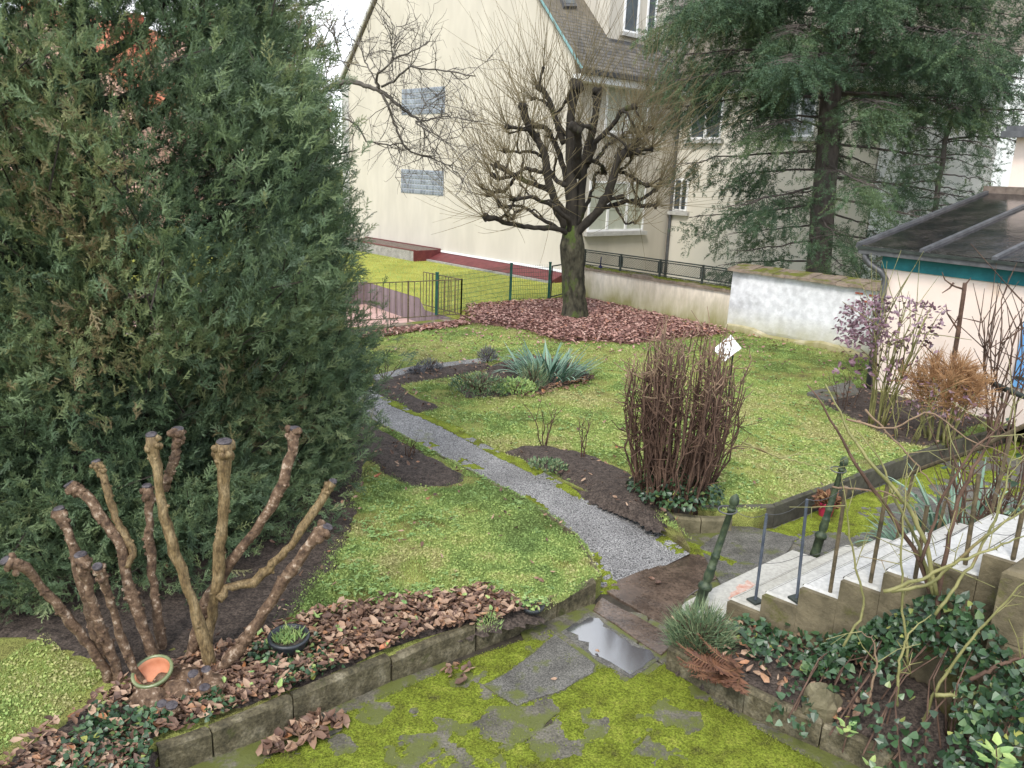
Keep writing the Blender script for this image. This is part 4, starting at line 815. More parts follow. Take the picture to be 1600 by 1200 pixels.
for k, (z0, z1) in enumerate(((-.1, .5), (.505, .95), (.955, 1.42))): obj('block', MB().prism([pr_(-.0 + R(0, .012), -.38 + R(0, .012), 0), pr_(.55, -.38 + R(0, .012), 0), pr_(.55, .0, 0), pr_(R(0, .01), 0, 0)], z0, z1, .02, .006), MT['stepside'], PI_)
# leaning ornamental newel posts
def newel(name, label, foot, top, ring=True):
    t = thing(name, label, 'post', foot); ax = top - foot; L_ = np.linalg.norm(ax); ax = ax / L_; r = .033
    prof = [(.0, -.03), (.05, -.03), (.05, .01), (.046, .03), (.046, .17), (.058, .175), (.062, .20), (.05, .225), (.03, .235), (.04, .26), (.043, .30), (.037, .36), (.04, .37), (.04, .385), (.034, .39), (.034, .47), (.038, .475), (.038, .49), (.032, .50), (.026, L_ - .12), (.036, L_ - .115), (.036, L_ - .10), (.02, L_ - .09)]
    obj('shaft', MB().lathe(prof, foot, 14, ax), MT['greeniron'], t, smooth=True)
    fp = [(.02, 0), (.03, .008), (.024, .02), (.036, .035), (.042, .06), (.038, .085), (.026, .105), (.012, .12), (.0, .128)]
    obj('finial', MB().lathe(fp, top - ax * .09, 14, ax), MT['greeniron'], t, smooth=True)
    if ring:
        c = top - ax * .11 + v3(-.03, 0, 0); an = np.linspace(0, 2 * math.pi, 22); obj('collar_ring', MB().tube([c + v3(math.cos(k) * .075, math.sin(k) * .06, .012 * math.sin(k)) for k in an], .006, 6, False), MT['zinc'], t, smooth=True)
    return t
f1 = G(1091, 948, RS); n1 = AT(1149, 778, f1[1] + .02); newel('newel_post', 'leaning green iron post with acorn finial at the foot of the stairs, near side', f1, n1)
f2 = G(1274, 864, .05); n2 = AT(1320, 718, f2[1] + .02); newel('newel_post', 'leaning green iron post with acorn finial on the far side of the stairs', f2, n2)
SRl = thing('stair_railing', 'row of thin dark iron balusters joined by slack wire on the stairs', 'railing', bal[0])
tops = []
for k, b_ in enumerate(bal_px):
    f = bal[k]; tp = AT(b_[2], b_[3], f[1] - .02); tops.append(tp)
    ba = obj('baluster', MB().tube([f + v3(0, 0, -.01), tp], .0125 if k < 2 else .0155, 8), MT['bluegreyiron' if k < 2 else 'rustiron'], SRl, label='blue grey baluster on a foot plate' if k < 2 else 'rusty dark baluster')
    if k < 2: obj('foot_plate', MB().box(f + v3(0, 0, .009), (.10, .10, .018), .5), MT['iron'], ba)
wp = [n1 - v3(0, 0, .1)] + tops
mb = MB()
for a, b_ in zip(wp[:-1], wp[1:]): mb.tube([a + (b_ - a) * t + v3(0, 0, -.05 * 4 * t * (1 - t)) for t in np.linspace(0, 1, 6)], .0025, 4)
obj('wire', mb, MT['zinc'], SRl)
mb = MB()
lo = [f1 + (n1 - f1) * .5] + [bal[k] + (tops[k] - bal[k]) * .45 for k in range(7)]
for a, b_ in zip(lo[:-1], lo[1:]): mb.tube([a + (b_ - a) * t + v3(0, 0, -.03 * 4 * t * (1 - t)) for t in np.linspace(0, 1, 5)], .002, 4)
obj('wire', mb, MT['zinc'], SRl)
# far handrail of the stairs
HR = thing('far_handrail', 'dark iron handrail with posts on the far side of the stairs', 'handrail', SP(.3, W_, RS))
a, b_ = AT(1415, 745, 7.6), AT(1640, 652, 6.2)
obj('rail', MB().tube([a + (b_ - a) * t + v3(0, 0, .02 * math.sin(t * 9)) for t in np.linspace(0, 1, 8)], .02, 8), MT['rustiron'], HR)
for px, py, Y in ((1430, 880, 7.5), (1507, 840, 7.0), (1590, 800, 6.6)):
    t = (px - 1415) / 225; tp = a + (b_ - a) * t; obj('post', MB().tube([v3(tp[0] - .05, tp[1] + .05, .0), tp], .016, 6), MT['rustiron'], HR)
a, b_ = AT(1488, 572, 12.2), AT(1660, 645, 10.2)
t = thing('slanting_pipe', 'thick dark pipe slanting down across the peach wall behind shrubs', 'pipe', b_ * v3(1, 1, 0) + v3(0, 0, LZ)); obj('rail', MB().tube([a, b_], .035, 10), MT['iron'], t, smooth=True); obj('support', MB().tube([b_ * v3(1, 1, 0) + v3(0, 0, 0), b_], .025, 8), MT['iron'], t)
# ------------------------------------------------------------------ beds, soil, leaf litter, grass
def GL(pts, z=LZ): return [G(*q, z) for q in pts]
def soil_z(h):
  def f(x, y, d):
    d = d + .22 * (fbm2(x, y, 2.5, 3, 61) - .55); return LZ - .03 + np.clip(d * .5, -.05, h) + .035 * (fbm2(x, y, 7, 4, 2) - .5) * np.clip(d * 6, 0, 1) + .03 * (fbm2(x, y, 22, 2, 6) - .5) * np.clip(d * 6, 0, 1)
  return f
BED_M = GL([(784, 708), (815, 697), (860, 697), (915, 706), (985, 735), (1030, 760), (1100, 775), (1115, 786), (1042, 796), (1032, 824), (985, 801), (930, 778), (860, 742)])
BED_L = GL([(560, 655), (585, 662), (650, 697), (728, 738), (738, 753), (700, 762), (640, 764), (600, 745), (570, 720), (540, 700)])
BED_B = GL([(577, 596), (650, 578), (758, 564), (776, 574), (705, 590), (627, 600), (640, 612), (694, 636), (652, 648), (600, 622), (575, 607)])
BED_C = GL([(704, 606), (740, 590), (770, 566), (830, 552), (915, 572), (932, 590), (890, 604), (800, 620), (725, 622)])
BACKP = GL([(570, 588), (640, 572), (757, 558), (775, 563), (650, 581), (592, 597)])
LIT = GL([(716, 504), (728, 478), (797, 473), (857, 470), (905, 464), (1000, 486), (1149, 520), (1120, 527), (1040, 533), (985, 540), (935, 537), (890, 537), (850, 532), (815, 517), (770, 510)])
LIT2 = GL([(560, 530), (580, 521), (720, 503), (740, 508), (650, 519), (575, 531)])
YEWS = [v3(-9.5, 5.2, 0), G(-60, 985, LZ), G(60, 1005, LZ), G(140, 1035, LZ), G(200, 1075, LZ), G(320, 1050, LZ), G(440, 985, LZ), G(530, 885, LZ), G(560, 800, LZ), v3(-1.7, 9.5, 0), v3(-2.2, 12, 0), v3(-9.5, 13, 0)]
ANB = [G(1268, 622, LZ), G(1335, 606, LZ), AN(0, -.02), AN(-4.6, -.02), kr[-1] + v3(-.1, .12, 0), kr[-2] + v3(-.1, .3, 0), G(1462, 700, LZ), G(1400, 690, LZ), G(1340, 660, LZ)]
FRS = [G(-100, 1260, LZ), G(40, 1160, LZ), G(180, 1075, LZ), G(300, 1025, LZ), G(420, 985, LZ), G(520, 957, LZ), G(640, 938, LZ), G(760, 925, LZ), G(850, 955, LZ)] + [k + v3(-.03, .07, LZ) for k in kf[::-1][2:]] + [G(200, 1300, LZ)]
for nm, p, h in (('rose_bed', BED_M, .11), ('left_bed', BED_L, .06), ('corner_bed', BED_B, .07), ('plant_bed', BED_C, .05), ('tree_soil', YEWS, .03), ('annex_bed', ANB, .06), ('front_soil', FRS, .03)):
    struct(nm, patch(p, .05 if nm != 'tree_soil' else .06, soil_z(h), LZ - .06), MT['soil'], smooth=True)
struct('back_path', patch(BACKP, .05, lambda x, y, d: LZ - .02 + np.clip(d * .5, -.05, .03), LZ - .05), MT['asphalt'])
struct('leaf_bed', patch(LIT, .09, lambda x, y, d: LZ - .03 + np.clip((d - .25 + .5 * (fbm2(x, y, 1.5, 3, 9) - .5)) * .25, -.05, .05) + .03 * fbm2(x, y, 5, 3, 4), LZ - .05), MT['litterbase'])
MT['litterbase2'] = MT['litterbase']
# small shapes
LF = np.array([(0, 0, .10), (.27, .3, .16), (0, .5, -.04), (-.30, .3, .12), (.20, .74, .20), (.05, 1.05, .22), (-.17, .76, .17)]); LFf = np.array([(0, 1, 2), (0, 2, 3), (1, 4, 2), (3, 2, 6), (2, 4, 5), (2, 5, 6)])
LFc = LF - v3(0, .5, 0)
LFz = LF[:, [0, 2, 1]]                                    # leaf pointing along +Z
IV = np.array([(0, 0, 0), (.42, .08, .05), (.36, .45, .02), (0, 1, -.05), (-.36, .45, .02), (-.42, .08, .05)]) - v3(0, .4, 0); IVf = np.array([(0, 1, 2), (0, 2, 3), (0, 3, 4), (0, 4, 5)])
def leaves(mb, q, z, size, tilt=.5, shape=(LFc, LFf), col=None):
    n = len(q); Z = np.c_[rng.normal(0, tilt, (n, 2)), np.ones(n)]; mb.scatter(shape[0], shape[1], np.c_[q, z] if np.ndim(z) else np.c_[q, np.full(n, z)], Z, R(*size, n), col)
q = sample(LIT, 14000, lambda x, y: np.clip(edge_dist(x, y, LIT) * 1.6 + .12, 0, 1)); mb = MB(); leaves(mb, q, LZ + .03 + np.clip(edge_dist(q[:, 0], q[:, 1], LIT) * .1, 0, .04) + R(-.01, .04, len(q)), (.035, .12), .32)
q2 = sample(LIT2, 700); leaves(mb, q2, LZ + .02 + R(0, .03, len(q2)), (.07, .13), .5)
pc = G(905, 505, LZ); qs = rng.normal(0, 1, (2200, 2)) * v3(3.4, 2.0, 0)[:2] + pc[:2]; qs = qs[inside(qs[:, 0], qs[:, 1], right_lawn) & (qs[:, 1] > 14)]; leaves(mb, qs, LZ + .03, (.05, .10), .4)
tag(obj('fallen_leaves', mb, MT['redlitter']), 'thick carpet of red brown fallen leaves under the pollarded tree', 'leaves', kind='stuff')
q = sample(FRS, 4200, lambda x, y: np.clip((fbm2(x, y, 1.8, 3, 8) - .38) * 5, 0.05, 1) * np.clip(edge_dist(x, y, FRS) * 4 + .15, 0, 1)); mb = MB(); leaves(mb, q, LZ + .025 + R(-.01, .045, len(q)), (.03, .09), .42)
q = sample(FRS, 1300, lambda x, y: ((x > -1.6) & (x < .1)).astype(float)); leaves(mb, q, LZ + .05 + R(-.01, .045, len(q)), (.03, .095), .45)
tag(obj('fallen_leaves', mb, MT['leaflitter'], smooth=True), 'curled brown fallen leaves in the strip behind the front kerb', 'leaves', kind='stuff')
q = sample(GL([(400, 1185), (430, 1160), (480, 1125), (530, 1122), (545, 1140), (510, 1158), (460, 1180)], 0), 95); mb = MB(); leaves(mb, q, .02 + R(0, .05, len(q)), (.06, .12), .7)
q = sample(GL([(690, 1055), (715, 1040), (745, 1050), (720, 1068)], 0), 16); leaves(mb, q, .02 + R(0, .03, len(q)), (.05, .09), .7)
tag(obj('fallen_leaves', mb, MT['leaflitter'], smooth=True), 'small heap of wet brown leaves on the terrace against the kerb', 'leaves', kind='stuff')
mb = MB()
for p, n in ((BED_M, 60), (BED_L, 40), (BED_B, 100), (BED_C, 260), (ANB, 260), (YEWS, 260)):
    q = sample(p, n); leaves(mb, q, LZ + .05 + R(0, .03, len(q)), (.035, .08), .5)
q = sample(GL([(800, 618), (880, 600), (932, 588), (915, 604), (820, 626)]), 160); leaves(mb, q, LZ + .04, (.05, .1), .5)
tag(obj('fallen_leaves', mb, MT['leaflitter']), 'scattered dead leaves lying on the dark soil of the beds', 'leaves', kind='stuff')

# grass
def masked(x, y, ex):
    k = np.ones(len(x))
    for e in ex: k = np.where(inside(x, y, e), k * np.clip(1 - edge_dist(x, y, e) * 5, 0, 1) * .5, k)
    return k
gtone = lambda x, y: np.clip(.5 + 2.6 * (fbm2(x, y, .7, 4, 12) - .5) + 1.5 * (fbm2(x, y, 5, 3, 13) - .5) + rng.normal(0, .16, len(x)), 0, 1)
def grass(name, label, poly, n, h, w, ex, dens=None, flat=0.10):
    f = lambda x, y: masked(x, y, ex) * (dens(x, y) if dens else 1) * np.clip(.22 + 3.4 * (fbm2(x, y, 2.6, 4, 17) - .38), .04, 1)
    q = sample(poly, n, f); mb = MB(); n = len(q); c = gtone(q[:, 0], q[:, 1]); k = int(n * flat)
    z = np.full(n, LZ - .014)
    mb.scatter(BL, BF, np.c_[q[k:], z[k:]], np.c_[rng.normal(0, .55, (n - k, 2)), np.ones(n - k)], np.c_[R(*w, n - k), R(*w, n - k), R(*h, n - k)], c[k:])
    Z = np.c_[rng.normal(0, .5, (k, 2)), np.ones(k)]; s = R(w[0] * 2.2, w[1] * 3.2, k)
    mb.scatter(IV, IVf[:, :], np.c_[q[:k], z[:k] + R(.012, h[1] * .7, k)], Z, s, np.clip(c[:k] + .12, 0, 1))
    tag(obj(name, mb, MT['grass']), label, 'grass', kind='stuff')
ly = lambda y0: (lambda x, y: np.clip((y0 / np.maximum(y, .1)) ** 1.6, 0, 1))
nearL = [p for p in pl[:7]] + [v3(-1.9, 11.6, 0), v3(-2.2, 8.2, 0), G(560, 800, LZ), G(430, 940, LZ), G(420, 985, LZ), G(520, 957, LZ), G(640, 938, LZ), G(760, 925, LZ), G(850, 955, LZ), kf[-1] + v3(0, .08, 0)]
grass('lawn_grass', 'short mossy grass of the left lawn behind the front kerb', nearL, 200000, (.018, .042), (.004, .008), [BED_L, YEWS, FRS])
q_ = [G(-60, 1000, LZ), G(60, 1010, LZ), G(150, 1040, LZ), G(70, 1130, LZ), G(-30, 1200, LZ), v3(-4.6, 4.2, 0)]
q_ = rough_poly(np.array(q_)[:, :2], .25, .09)
grass('lawn_grass', 'small bright grass patch in the bottom left corner by the stump', q_, 26000, (.016, .036), (.004, .008), [FRS])
rl = [p for p in right_lawn if p[1] < 30]
grass('lawn_grass', 'yellow green mossy grass of the right lawn up to the walls', rl, 330000, (.02, .045), (.006, .011), [BED_M, BED_B, BED_C, BACKP, LIT, LIT2, ANB], lambda x, y: np.clip((10 / np.maximum(y, 8)) ** 1.5, 0, 1) * (x > -4.5))
q_ = [p for p in far_lawn if p[1] < 39 and p[0] > -12]
mb = MB(); q = sample(far_lawn, 60000); q = q[(q[:, 1] < 40) & (q[:, 0] > -13) & ~inside(q[:, 0], q[:, 1], pit)]; n = len(q); mb.scatter(BL, BF, np.c_[q, np.full(n, LZ - .01)], np.c_[rng.normal(0, .4, (n, 2)), np.ones(n)], np.c_[np.full(n, .02), np.full(n, .02), R(.03, .07, n)], np.clip(gtone(q[:, 0], q[:, 1]) * .6 + .3, 0, .9))
tag(obj('lawn_grass', mb, MT['grass']), 'yellow green grass of the neighbour lawn behind the wire fence', 'grass', kind='stuff')

# small broad leaved weeds in the turf, and stray leaves
WD = np.array([(0, 0, 0), (.25, .5, .18), (0, 1, .12), (-.25, .5, .18)]); WDf = np.array([(0, 1, 2), (0, 2, 3)]); mb = MB()
q = np.concatenate([sample(nearL, 1100), sample(rl, 2600, ly(9))]); ok_ = masked(q[:, 0], q[:, 1], [BED_M, BED_B, BED_C, BACKP, LIT, ANB, BED_L, YEWS, FRS]) > .9; q = q[ok_ & (fbm2(q[:, 0], q[:, 1], 1.3, 3, 71) > .48)]
for k in range(6):
    a = k * 1.05 + R(-.3, .3, len(q)); mb.scatter(WD, WDf, np.c_[q, np.full(len(q), LZ + .004)], np.c_[np.cos(a) * .2, np.sin(a) * .2, np.ones(len(q))], R(.02, .055, len(q)), R(.0, .6, len(q)))
tag(obj('lawn_weeds', mb, MT['lightleaf']), 'small broad leaved weeds dotted through the lawns', 'weeds', kind='stuff')
mb = MB(); q = np.concatenate([sample(nearL, 90), sample(rl, 300)]); leaves(mb, q, LZ + .03, (.03, .075), .5); tag(obj('fallen_leaves', mb, MT['leaflitter']), 'stray brown leaves scattered over the lawns', 'leaves', kind='stuff')

# ------------------------------------------------------------------ big yew on the left
def spray_proto(side=6, dz=.042, nl=.12, nw=.03, curve=.15):
    v = []; f = []
    def needle(p, d, w): k = len(v); s = np.cross(d, v3(0, 1, 0)); s = s / (np.linalg.norm(s) + 1e-9) * w; v.extend([p - s, p + s, p + d]); f.append((k, k + 1, k + 2))
    def twig(p0, d, L, sc):
        n = int(L / dz)
        for i in range(n):
            t = (i + .5) / n * L; p = p0 + d * t + v3(0, curve * t * t, 0); sd = np.cross(d, v3(0, 1, 0)); sd /= np.linalg.norm(sd)
            for sg in (1, -1):
                ra = R(0, 6.28); dd = (sd * math.cos(ra) + np.cross(d, sd) * math.sin(ra)) * R(.45, .75) + d * .8; dd = dd / np.linalg.norm(dd) * nl * sc * R(.8, 1.15); needle(p, dd, nw / 2)
    twig(v3(0, 0, 0), v3(0, 0, 1), 1, 1)
    for k in range(side):
        sg = 1 if k % 2 else -1; t = .15 + .7 * k / side; d = v3(sg * R(.35, .7), R(-.5, .6), .8); d /= np.linalg.norm(d); twig(v3(0, curve * t * t, t), d, R(.28, .5) * (1 - .4 * t), .95)
    return np.array(v), np.array(f)
YB = v3(-4.4, 8.5, LZ); Yh = 7.6
def yew_r(z): return np.interp(z, [0, .35, 1.2, 2.4, 3.6, 4.8, 5.8, 6.8, 7.6], [2.4, 2.6, 2.84, 2.98, 2.98, 2.82, 2.5, 1.9, .3])
YEWT = thing('yew_tree', 'huge dark green yew filling the left side behind the stump', 'tree', YB)
mb = MB(); limb = []
mb.tube([YB + v3(0, 0, -.1), YB + v3(.05, 0, .6), YB + v3(0, .1, 2), YB + v3(.1, 0, 4), YB + v3(0, 0, 6.6)], [.26, .22, .18, .12, .03], 10, rough=.12); obj('trunk', mb, MT['bark'], YEWT, smooth=True)
for k in range(26):
    a = k * 2.4 + R(-.3, .3); z0 = R(.35, 4.2); L_ = yew_r(z0 + 1) * R(.7, .95); rise = R(.5, 1.6); d = v3(math.cos(a), math.sin(a), 0); s = YB + v3(0, 0, z0)
    pts = [s + d * L_ * t + v3(0, 0, rise * t ** 1.4 + .07 * math.sin(t * 9 + k)) + v3(-d[1], d[0], 0) * .12 * math.sin(t * 5 + k) for t in np.linspace(0, 1, 7)]
    obj('limb', MB().tube(pts, np.linspace(.075, .015, 7), 7, rough=.1), MT['bark'], YEWT, smooth=True); limb.append(pts)
ncl = 2900; cz = R(.0, 1, ncl) ** 1.1 * (Yh - .5) + .06; ca = R(0, 2 * math.pi, ncl); lum = fbm(np.stack([np.cos(ca) * 1.2, np.sin(ca) * 1.2, cz * .55], -1), 1.3, 3, 5)
cr = yew_r(cz) * (.40 + 1.02 * lum) * R(.84, 1.05, ncl); cc = np.stack([np.cos(ca) * cr, np.sin(ca) * cr, cz], -1)
hue = fbm(cc, .9, 3, 77)
P_, Z_, S_, C_ = [], [], [], []
for i in range(ncl):
    if (cc[i, 1] > 2.3 and cz[i] < 5) or (cz[i] > 4.3 and R(0, 1) < .38): continue                      # far side, never seen
    m = int(R(24, 42)); out = v3(math.cos(ca[i]), math.sin(ca[i]), 0); base = cc[i] - out * .28 - v3(0, 0, .06); sp = rng.normal(0, .15, (m, 3)) * v3(1, 1, 1.2)
    P_.append(base + sp); Z_.append(out * R(.35, .8) + v3(0, 0, R(.25, .95)) + rng.normal(0, .38, (m, 3))); S_.append(R(.10, .22, m)); C_.append(np.clip(R(.0, .8) * .8 + 1.6 * (hue[i] - .5) + rng.normal(.1, .15, m), 0, 1))
for i in range(190):                                               # low skirt sweeping the ground towards the stump
    a = R(-2.75, -.35); r = R(2.35, 3.25) * (1 if a < -.9 else .9); z = R(.02, .65); out = v3(math.cos(a), math.sin(a), 0); m = int(R(22, 36)); h_ = R(0, .6)
    P_.append(v3(math.cos(a) * r, math.sin(a) * r, z) - out * .2 + rng.normal(0, .15, (m, 3)) * v3(1, 1, .7)); Z_.append(out * R(.5, 1) + v3(0, 0, R(.1, .7)) + rng.normal(0, .4, (m, 3))); S_.append(R(.10, .22, m)); C_.append(np.clip(h_ + rng.normal(.05, .14, m), 0, 1))
for i in range(2600):                                               # inner sprays in dark tones, shade inside the crown put into their colour
    z = R(.1, Yh); a = R(-math.pi, .2) if R(0, 1) < .8 else R(0, 6.28); r = yew_r(z) * R(.35, .78); m = 3
    P_.append(v3(math.cos(a) * r, math.sin(a) * r, z) + rng.normal(0, .12, (m, 3))); Z_.append(v3(math.cos(a), math.sin(a), R(.2, 1)) + rng.normal(0, .4, (m, 3))); S_.append(R(.25, .4, m)); C_.append(np.clip(rng.normal(.18, .12, m), 0, 1))
P_, Z_, S_, C_ = map(np.concatenate, (P_, Z_, S_, C_)); cloud('crown', MT['yew'], YEWT, [spray_proto(curve=R(0, .25)) for _ in range(6)], P_ + YB, Z_, S_, C_)
mb = MB()
for i in rng.choice(len(P_), 1500, False): mb.tube([P_[i] + YB - Z_[i] / np.linalg.norm(Z_[i]) * .35, P_[i] + YB, P_[i] + YB + Z_[i] / np.linalg.norm(Z_[i]) * S_[i] * .9], [.008, .006, .002], 3, False)
obj('twigs', mb, MT['bark'], YEWT, kind='stuff')

# ------------------------------------------------------------------ pollarded stump in the foreground
def zs(x, y): return (x / 2.143, 640 + y / 2.143)
PSB = G(285, 1070, LZ)
PSH = thing('pollarded_shrub', 'knobbly pollarded shrub of bare cut stems in the left foreground', 'shrub', PSB)
STM = [([(412, 1000), (330, 830), (220, 690), (130, 590), (90, 530), (22, 513)], 20, 15, 4.95, 4.7, 'stem', 1), ([(432, 1000), (385, 850), (325, 700), (290, 570), (272, 492)], 20, 17, 4.92, 4.95, 'stem', 1),
       ([(505, 970), (430, 830), (380, 680), (345, 560), (325, 528)], 18, 13, 4.85, 4.7, 'stem', 1), ([(525, 850), (462, 690), (422, 560), (408, 450), (335, 360), (295, 285), (235, 258)], 22, 17, 5.15, 5.35, 'stem', 1),
       ([(425, 530), (447, 480), (390, 370), (345, 230), (327, 178)], 15, 13, 5.22, 5.4, 'stemsmooth', 1), ([(548, 850), (522, 650), (500, 430), (496, 262)], 18, 15, 5.3, 5.45, 'stem', 1),
       ([(705, 860), (662, 700), (592, 500), (543, 330), (522, 180), (507, 92)], 22, 15, 5.05, 5.0, 'stemsmooth', 1), ([(548, 270), (588, 160), (596, 70)], 17, 15, 5.12, 5.2, 'stem', 1),
       ([(690, 790), (730, 560), (746, 350), (750, 200), (751, 112)], 20, 21, 5.25, 5.3, 'stemsmooth', 1), ([(620, 880), (690, 640), (762, 520), (862, 400), (942, 260), (978, 140), (984, 66)], 24, 16, 5.2, 5.6, 'stem', 1),
       ([(735, 640), (762, 592), (845, 582), (962, 470), (1052, 340), (1112, 246)], 17, 15, 5.2, 5.55, 'stemsmooth', 1), ([(725, 890), (860, 720), (950, 570), (1040, 450), (1092, 396)], 22, 20, 5.0, 5.2, 'stem', 1),
       ([(345, 830), (290, 650), (242, 450), (196, 334)], 18, 17, 5.1, 5.25, 'stem', 1)]
for si, (pp, r0, r1, Y0, Y1, mk, kn) in enumerate(STM):
    n = len(pp); W3 = [AT(*zs(*q), Y0 + (Y1 - Y0) * i / (n - 1)) for i, q in enumerate(pp)]; P3 = resamp(W3, 26); sc = (Y0 / F_PX) / 2.143 * 1.03
    P3 = P3 + rng.normal(0, .0045, P3.shape); rad = np.linspace(r0, r1, 26) * sc * (1 + .10 * np.sin(np.linspace(0, 14, 26) + si) + rng.normal(0, .05, 26)); rad[-4:] *= [1.05, 1.2, 1.35, 1.3]
    mb = MB(); mb.tube(P3, rad, 11, rough=.07)
    nk = int(9 + 12 * (mk == 'stem'))
    for k in range(nk):
        i = int(R(5, 24)); d = rng.normal(0, 1, 3); tn = P3[i + 1] - P3[i - 1]; tn /= np.linalg.norm(tn); d -= tn * (d @ tn); d /= np.linalg.norm(d); s = R(.25, .5) * rad[i]
        mb.blob(P3[i] + d * rad[i] * .95, (s, s, s * .8), int(R(0, 99)), .3, (6, 4), .9)
    tp = P3[-1]; ax = P3[-1] - P3[-4]; ax /= np.linalg.norm(ax)
    for k in range(13): d = rng.normal(0, 1, 3); d /= np.linalg.norm(d); s = R(.35, .7) * rad[-2]; mb.blob(tp - ax * R(0, .09) + (d - ax * (d @ ax)) * rad[-2] * 1.05, (s, s, s), int(R(0, 99)), .5, (6, 5))
    so_ = obj('stem', mb, MT[mk], PSH, smooth=True, label='smooth olive brown stem' if mk == 'stemsmooth' else None)
    axu = ax * .5 + v3(0, -.25, .8) * .6; axu /= np.linalg.norm(axu); rr = rad[-2] * .95
    obj('cut_face', MB().lathe([(0, -.01), (rr * .9, -.012), (rr, .004), (rr * .8, .012), (0, .012)], tp + axu * .012, 10, axu), MT['cutwood'], so_)
for (x, y, r) in ((543, 985, 17), (575, 990, 19), (648, 885, 19), (690, 870, 17), (685, 930, 18), (640, 905, 14)):
    t = G(*zs(x, y), LZ + .10 + (.05 if y < 900 else 0)); rr = r * 4.7 / F_PX / 2.143 * 1.15; b_ = v3(t[0] + R(-.03, .03), t[1] + .03, LZ - .03); mb = MB()
    mb.tube([b_, (b_ + t) / 2 + v3(.01, 0, 0), t], [rr * 1.5, rr * 1.2, rr], 9, rough=.1); 
    for k in range(4): d = rng.normal(0, 1, 3); mb.blob((b_ + t) / 2 + v3(d[0], d[1], d[2] * .5) * rr * .8, rr * .5, k, .4, (6, 4))
    s_ = obj('stump', mb, MT['stem'], PSH, smooth=True); obj('cut_face', MB().lathe([(rr * .98, -.006), (rr, .005), (rr * .7, .009), (0, .008)], t, 10, v3(.1, -.2, 1)), MT['cutwood'], s_)
mb = MB()
for k in range(7): d = v3(math.cos(k), math.sin(k), 0); mb.blob(PSB + d * R(.05, .25) + v3(0, 0, -.02), (.16, .14, .12), k, .4, (9, 7))
obj('root_crown', mb, MT['stem'], PSH, smooth=True)

# pots
def bowl(name, label, c, r, h, m, rimm, inner=None, fill=None, tiltv=(0, 0, 1), lip=.012):
    t = thing(name, label, 'pot', c); ax = np.asarray(tiltv, float)
    obj('bowl', MB().lathe([(0, 0), (r * .66, 0), (r * .72, .01), (r * .9, h * .7), (r * .96, h - .002), (r * .86, h - .004), (r * .82, h * .7), (r * .62, h * .28), (0, h * .26)], c, 28, ax), MT[m], t, smooth=True)
    ax_ = ax / np.linalg.norm(ax); obj('rim', MB().lathe([(r * .93, h - .022), (r + lip * .3, h - .02), (r + lip * .5, h), (r, h + .008), (r * .88, h + .006), (r * .87, h - .006)], c, 28, ax), MT[rimm], t, smooth=True)
    if fill: obj('soil', MB().lathe([(r * .86, h * .80), (r * .5, h * .84), (0, h * .86)], c, 16, ax), MT[fill], t)
    return t, ax_
bowl('terracotta_bowl', 'terracotta bowl with green glazed rim wedged among cut stems', AT(245, 1066, 4.86), .13, .12, 'terracotta', 'glaze', tiltv=(-.06, -.34, 1))
pb = G(452, 1024, LZ) + v3(0, 0, .035); tb_, _ = bowl('plant_pot', 'round black plastic bowl with sparse yellow green seedlings', pb, .145, .13, 'blackplastic', 'blackplastic', fill='soil', tiltv=(.02, -.06, 1))
mb = MB(); n = 150; a, r = R(0, 6.28, n), .115 * np.sqrt(R(0, 1, n)); mb.scatter(LFz, LFf, np.c_[pb[0] + np.cos(a) * r * .9, pb[1] + np.sin(a) * r * .9, np.full(n, pb[2] + .11)], np.c_[rng.normal(0, .6, (n, 2)), np.ones(n)], np.c_[np.full(n, .02), np.full(n, .02), R(.03, .08, n)]); obj('seedlings', mb, MT['lightleaf'], tb_, kind='stuff')
for px, py, r, h, tl, lab in ((705, 950, .038, .06, (-.5, -.4, .5), 'small terracotta pot lying tipped at the lawn edge'), (734, 950, .04, .09, (.15, .1, 1), 'small terracotta pot standing upside down among leaves')):
    c = G(px, py, LZ); t = thing('flower_pot', lab, 'pot', c); obj('pot', MB().lathe([(r * 1.1, 0), (r * 1.1, .02), (r, .022), (r * .7, h), (0, h)], c, 16, tl), MT['terracotta'], t, smooth=True)
c = G(748, 966, LZ); t = thing('flower_pot', 'tiny black plastic pot tipped over at the lawn edge', 'pot', c); obj('pot', MB().lathe([(.03, 0), (.036, .03), (.045, .07), (.035, .07), (.02, .02)], c, 14, (.6, -.5, .5)), MT['blackplastic'], t, smooth=True)
c = G(832, 953, LZ); t = thing('plant_pot', 'shallow black tray of yellow leaved seedlings on the kerb edge', 'pot', c); obj('tray', MB().lathe([(0, 0), (.08, 0), (.10, .045), (.085, .045), (.07, .02), (0, .02)], c, 16, (0, 0, 1)), MT['blackplastic'], t, smooth=True)
mb = MB(); n = 60; a, r = R(0, 6.28, n), .1 * np.sqrt(R(0, 1, n)); leaves(mb, np.c_[c[0] + np.cos(a) * r, c[1] + np.sin(a) * r], c[2] + R(.04, .09, n), (.03, .055), .5); obj('seedlings', mb, MT['lightleaf'], t, kind='stuff')
c = G(1289, 806, 0.01); t, _ = bowl('plant_pot', 'crimson pot with dried red plant standing against the dark kerb', c, .10, .17, 'redpot', 'redpot', fill='soil')
mb = MB(); n = 260; a, r = R(0, 6.28, n), .12 * np.sqrt(R(0, 1, n)); mb.scatter(LFz, LFf, np.c_[c[0] + np.cos(a) * r * .7, c[1] + np.sin(a) * r * .7, c[2] + R(.12, .25, n)], np.c_[np.cos(a), np.sin(a), R(-.3, 1.2, n)], R(.05, .1, n)); obj('dry_plant', mb, MT['fern'], t, kind='stuff')

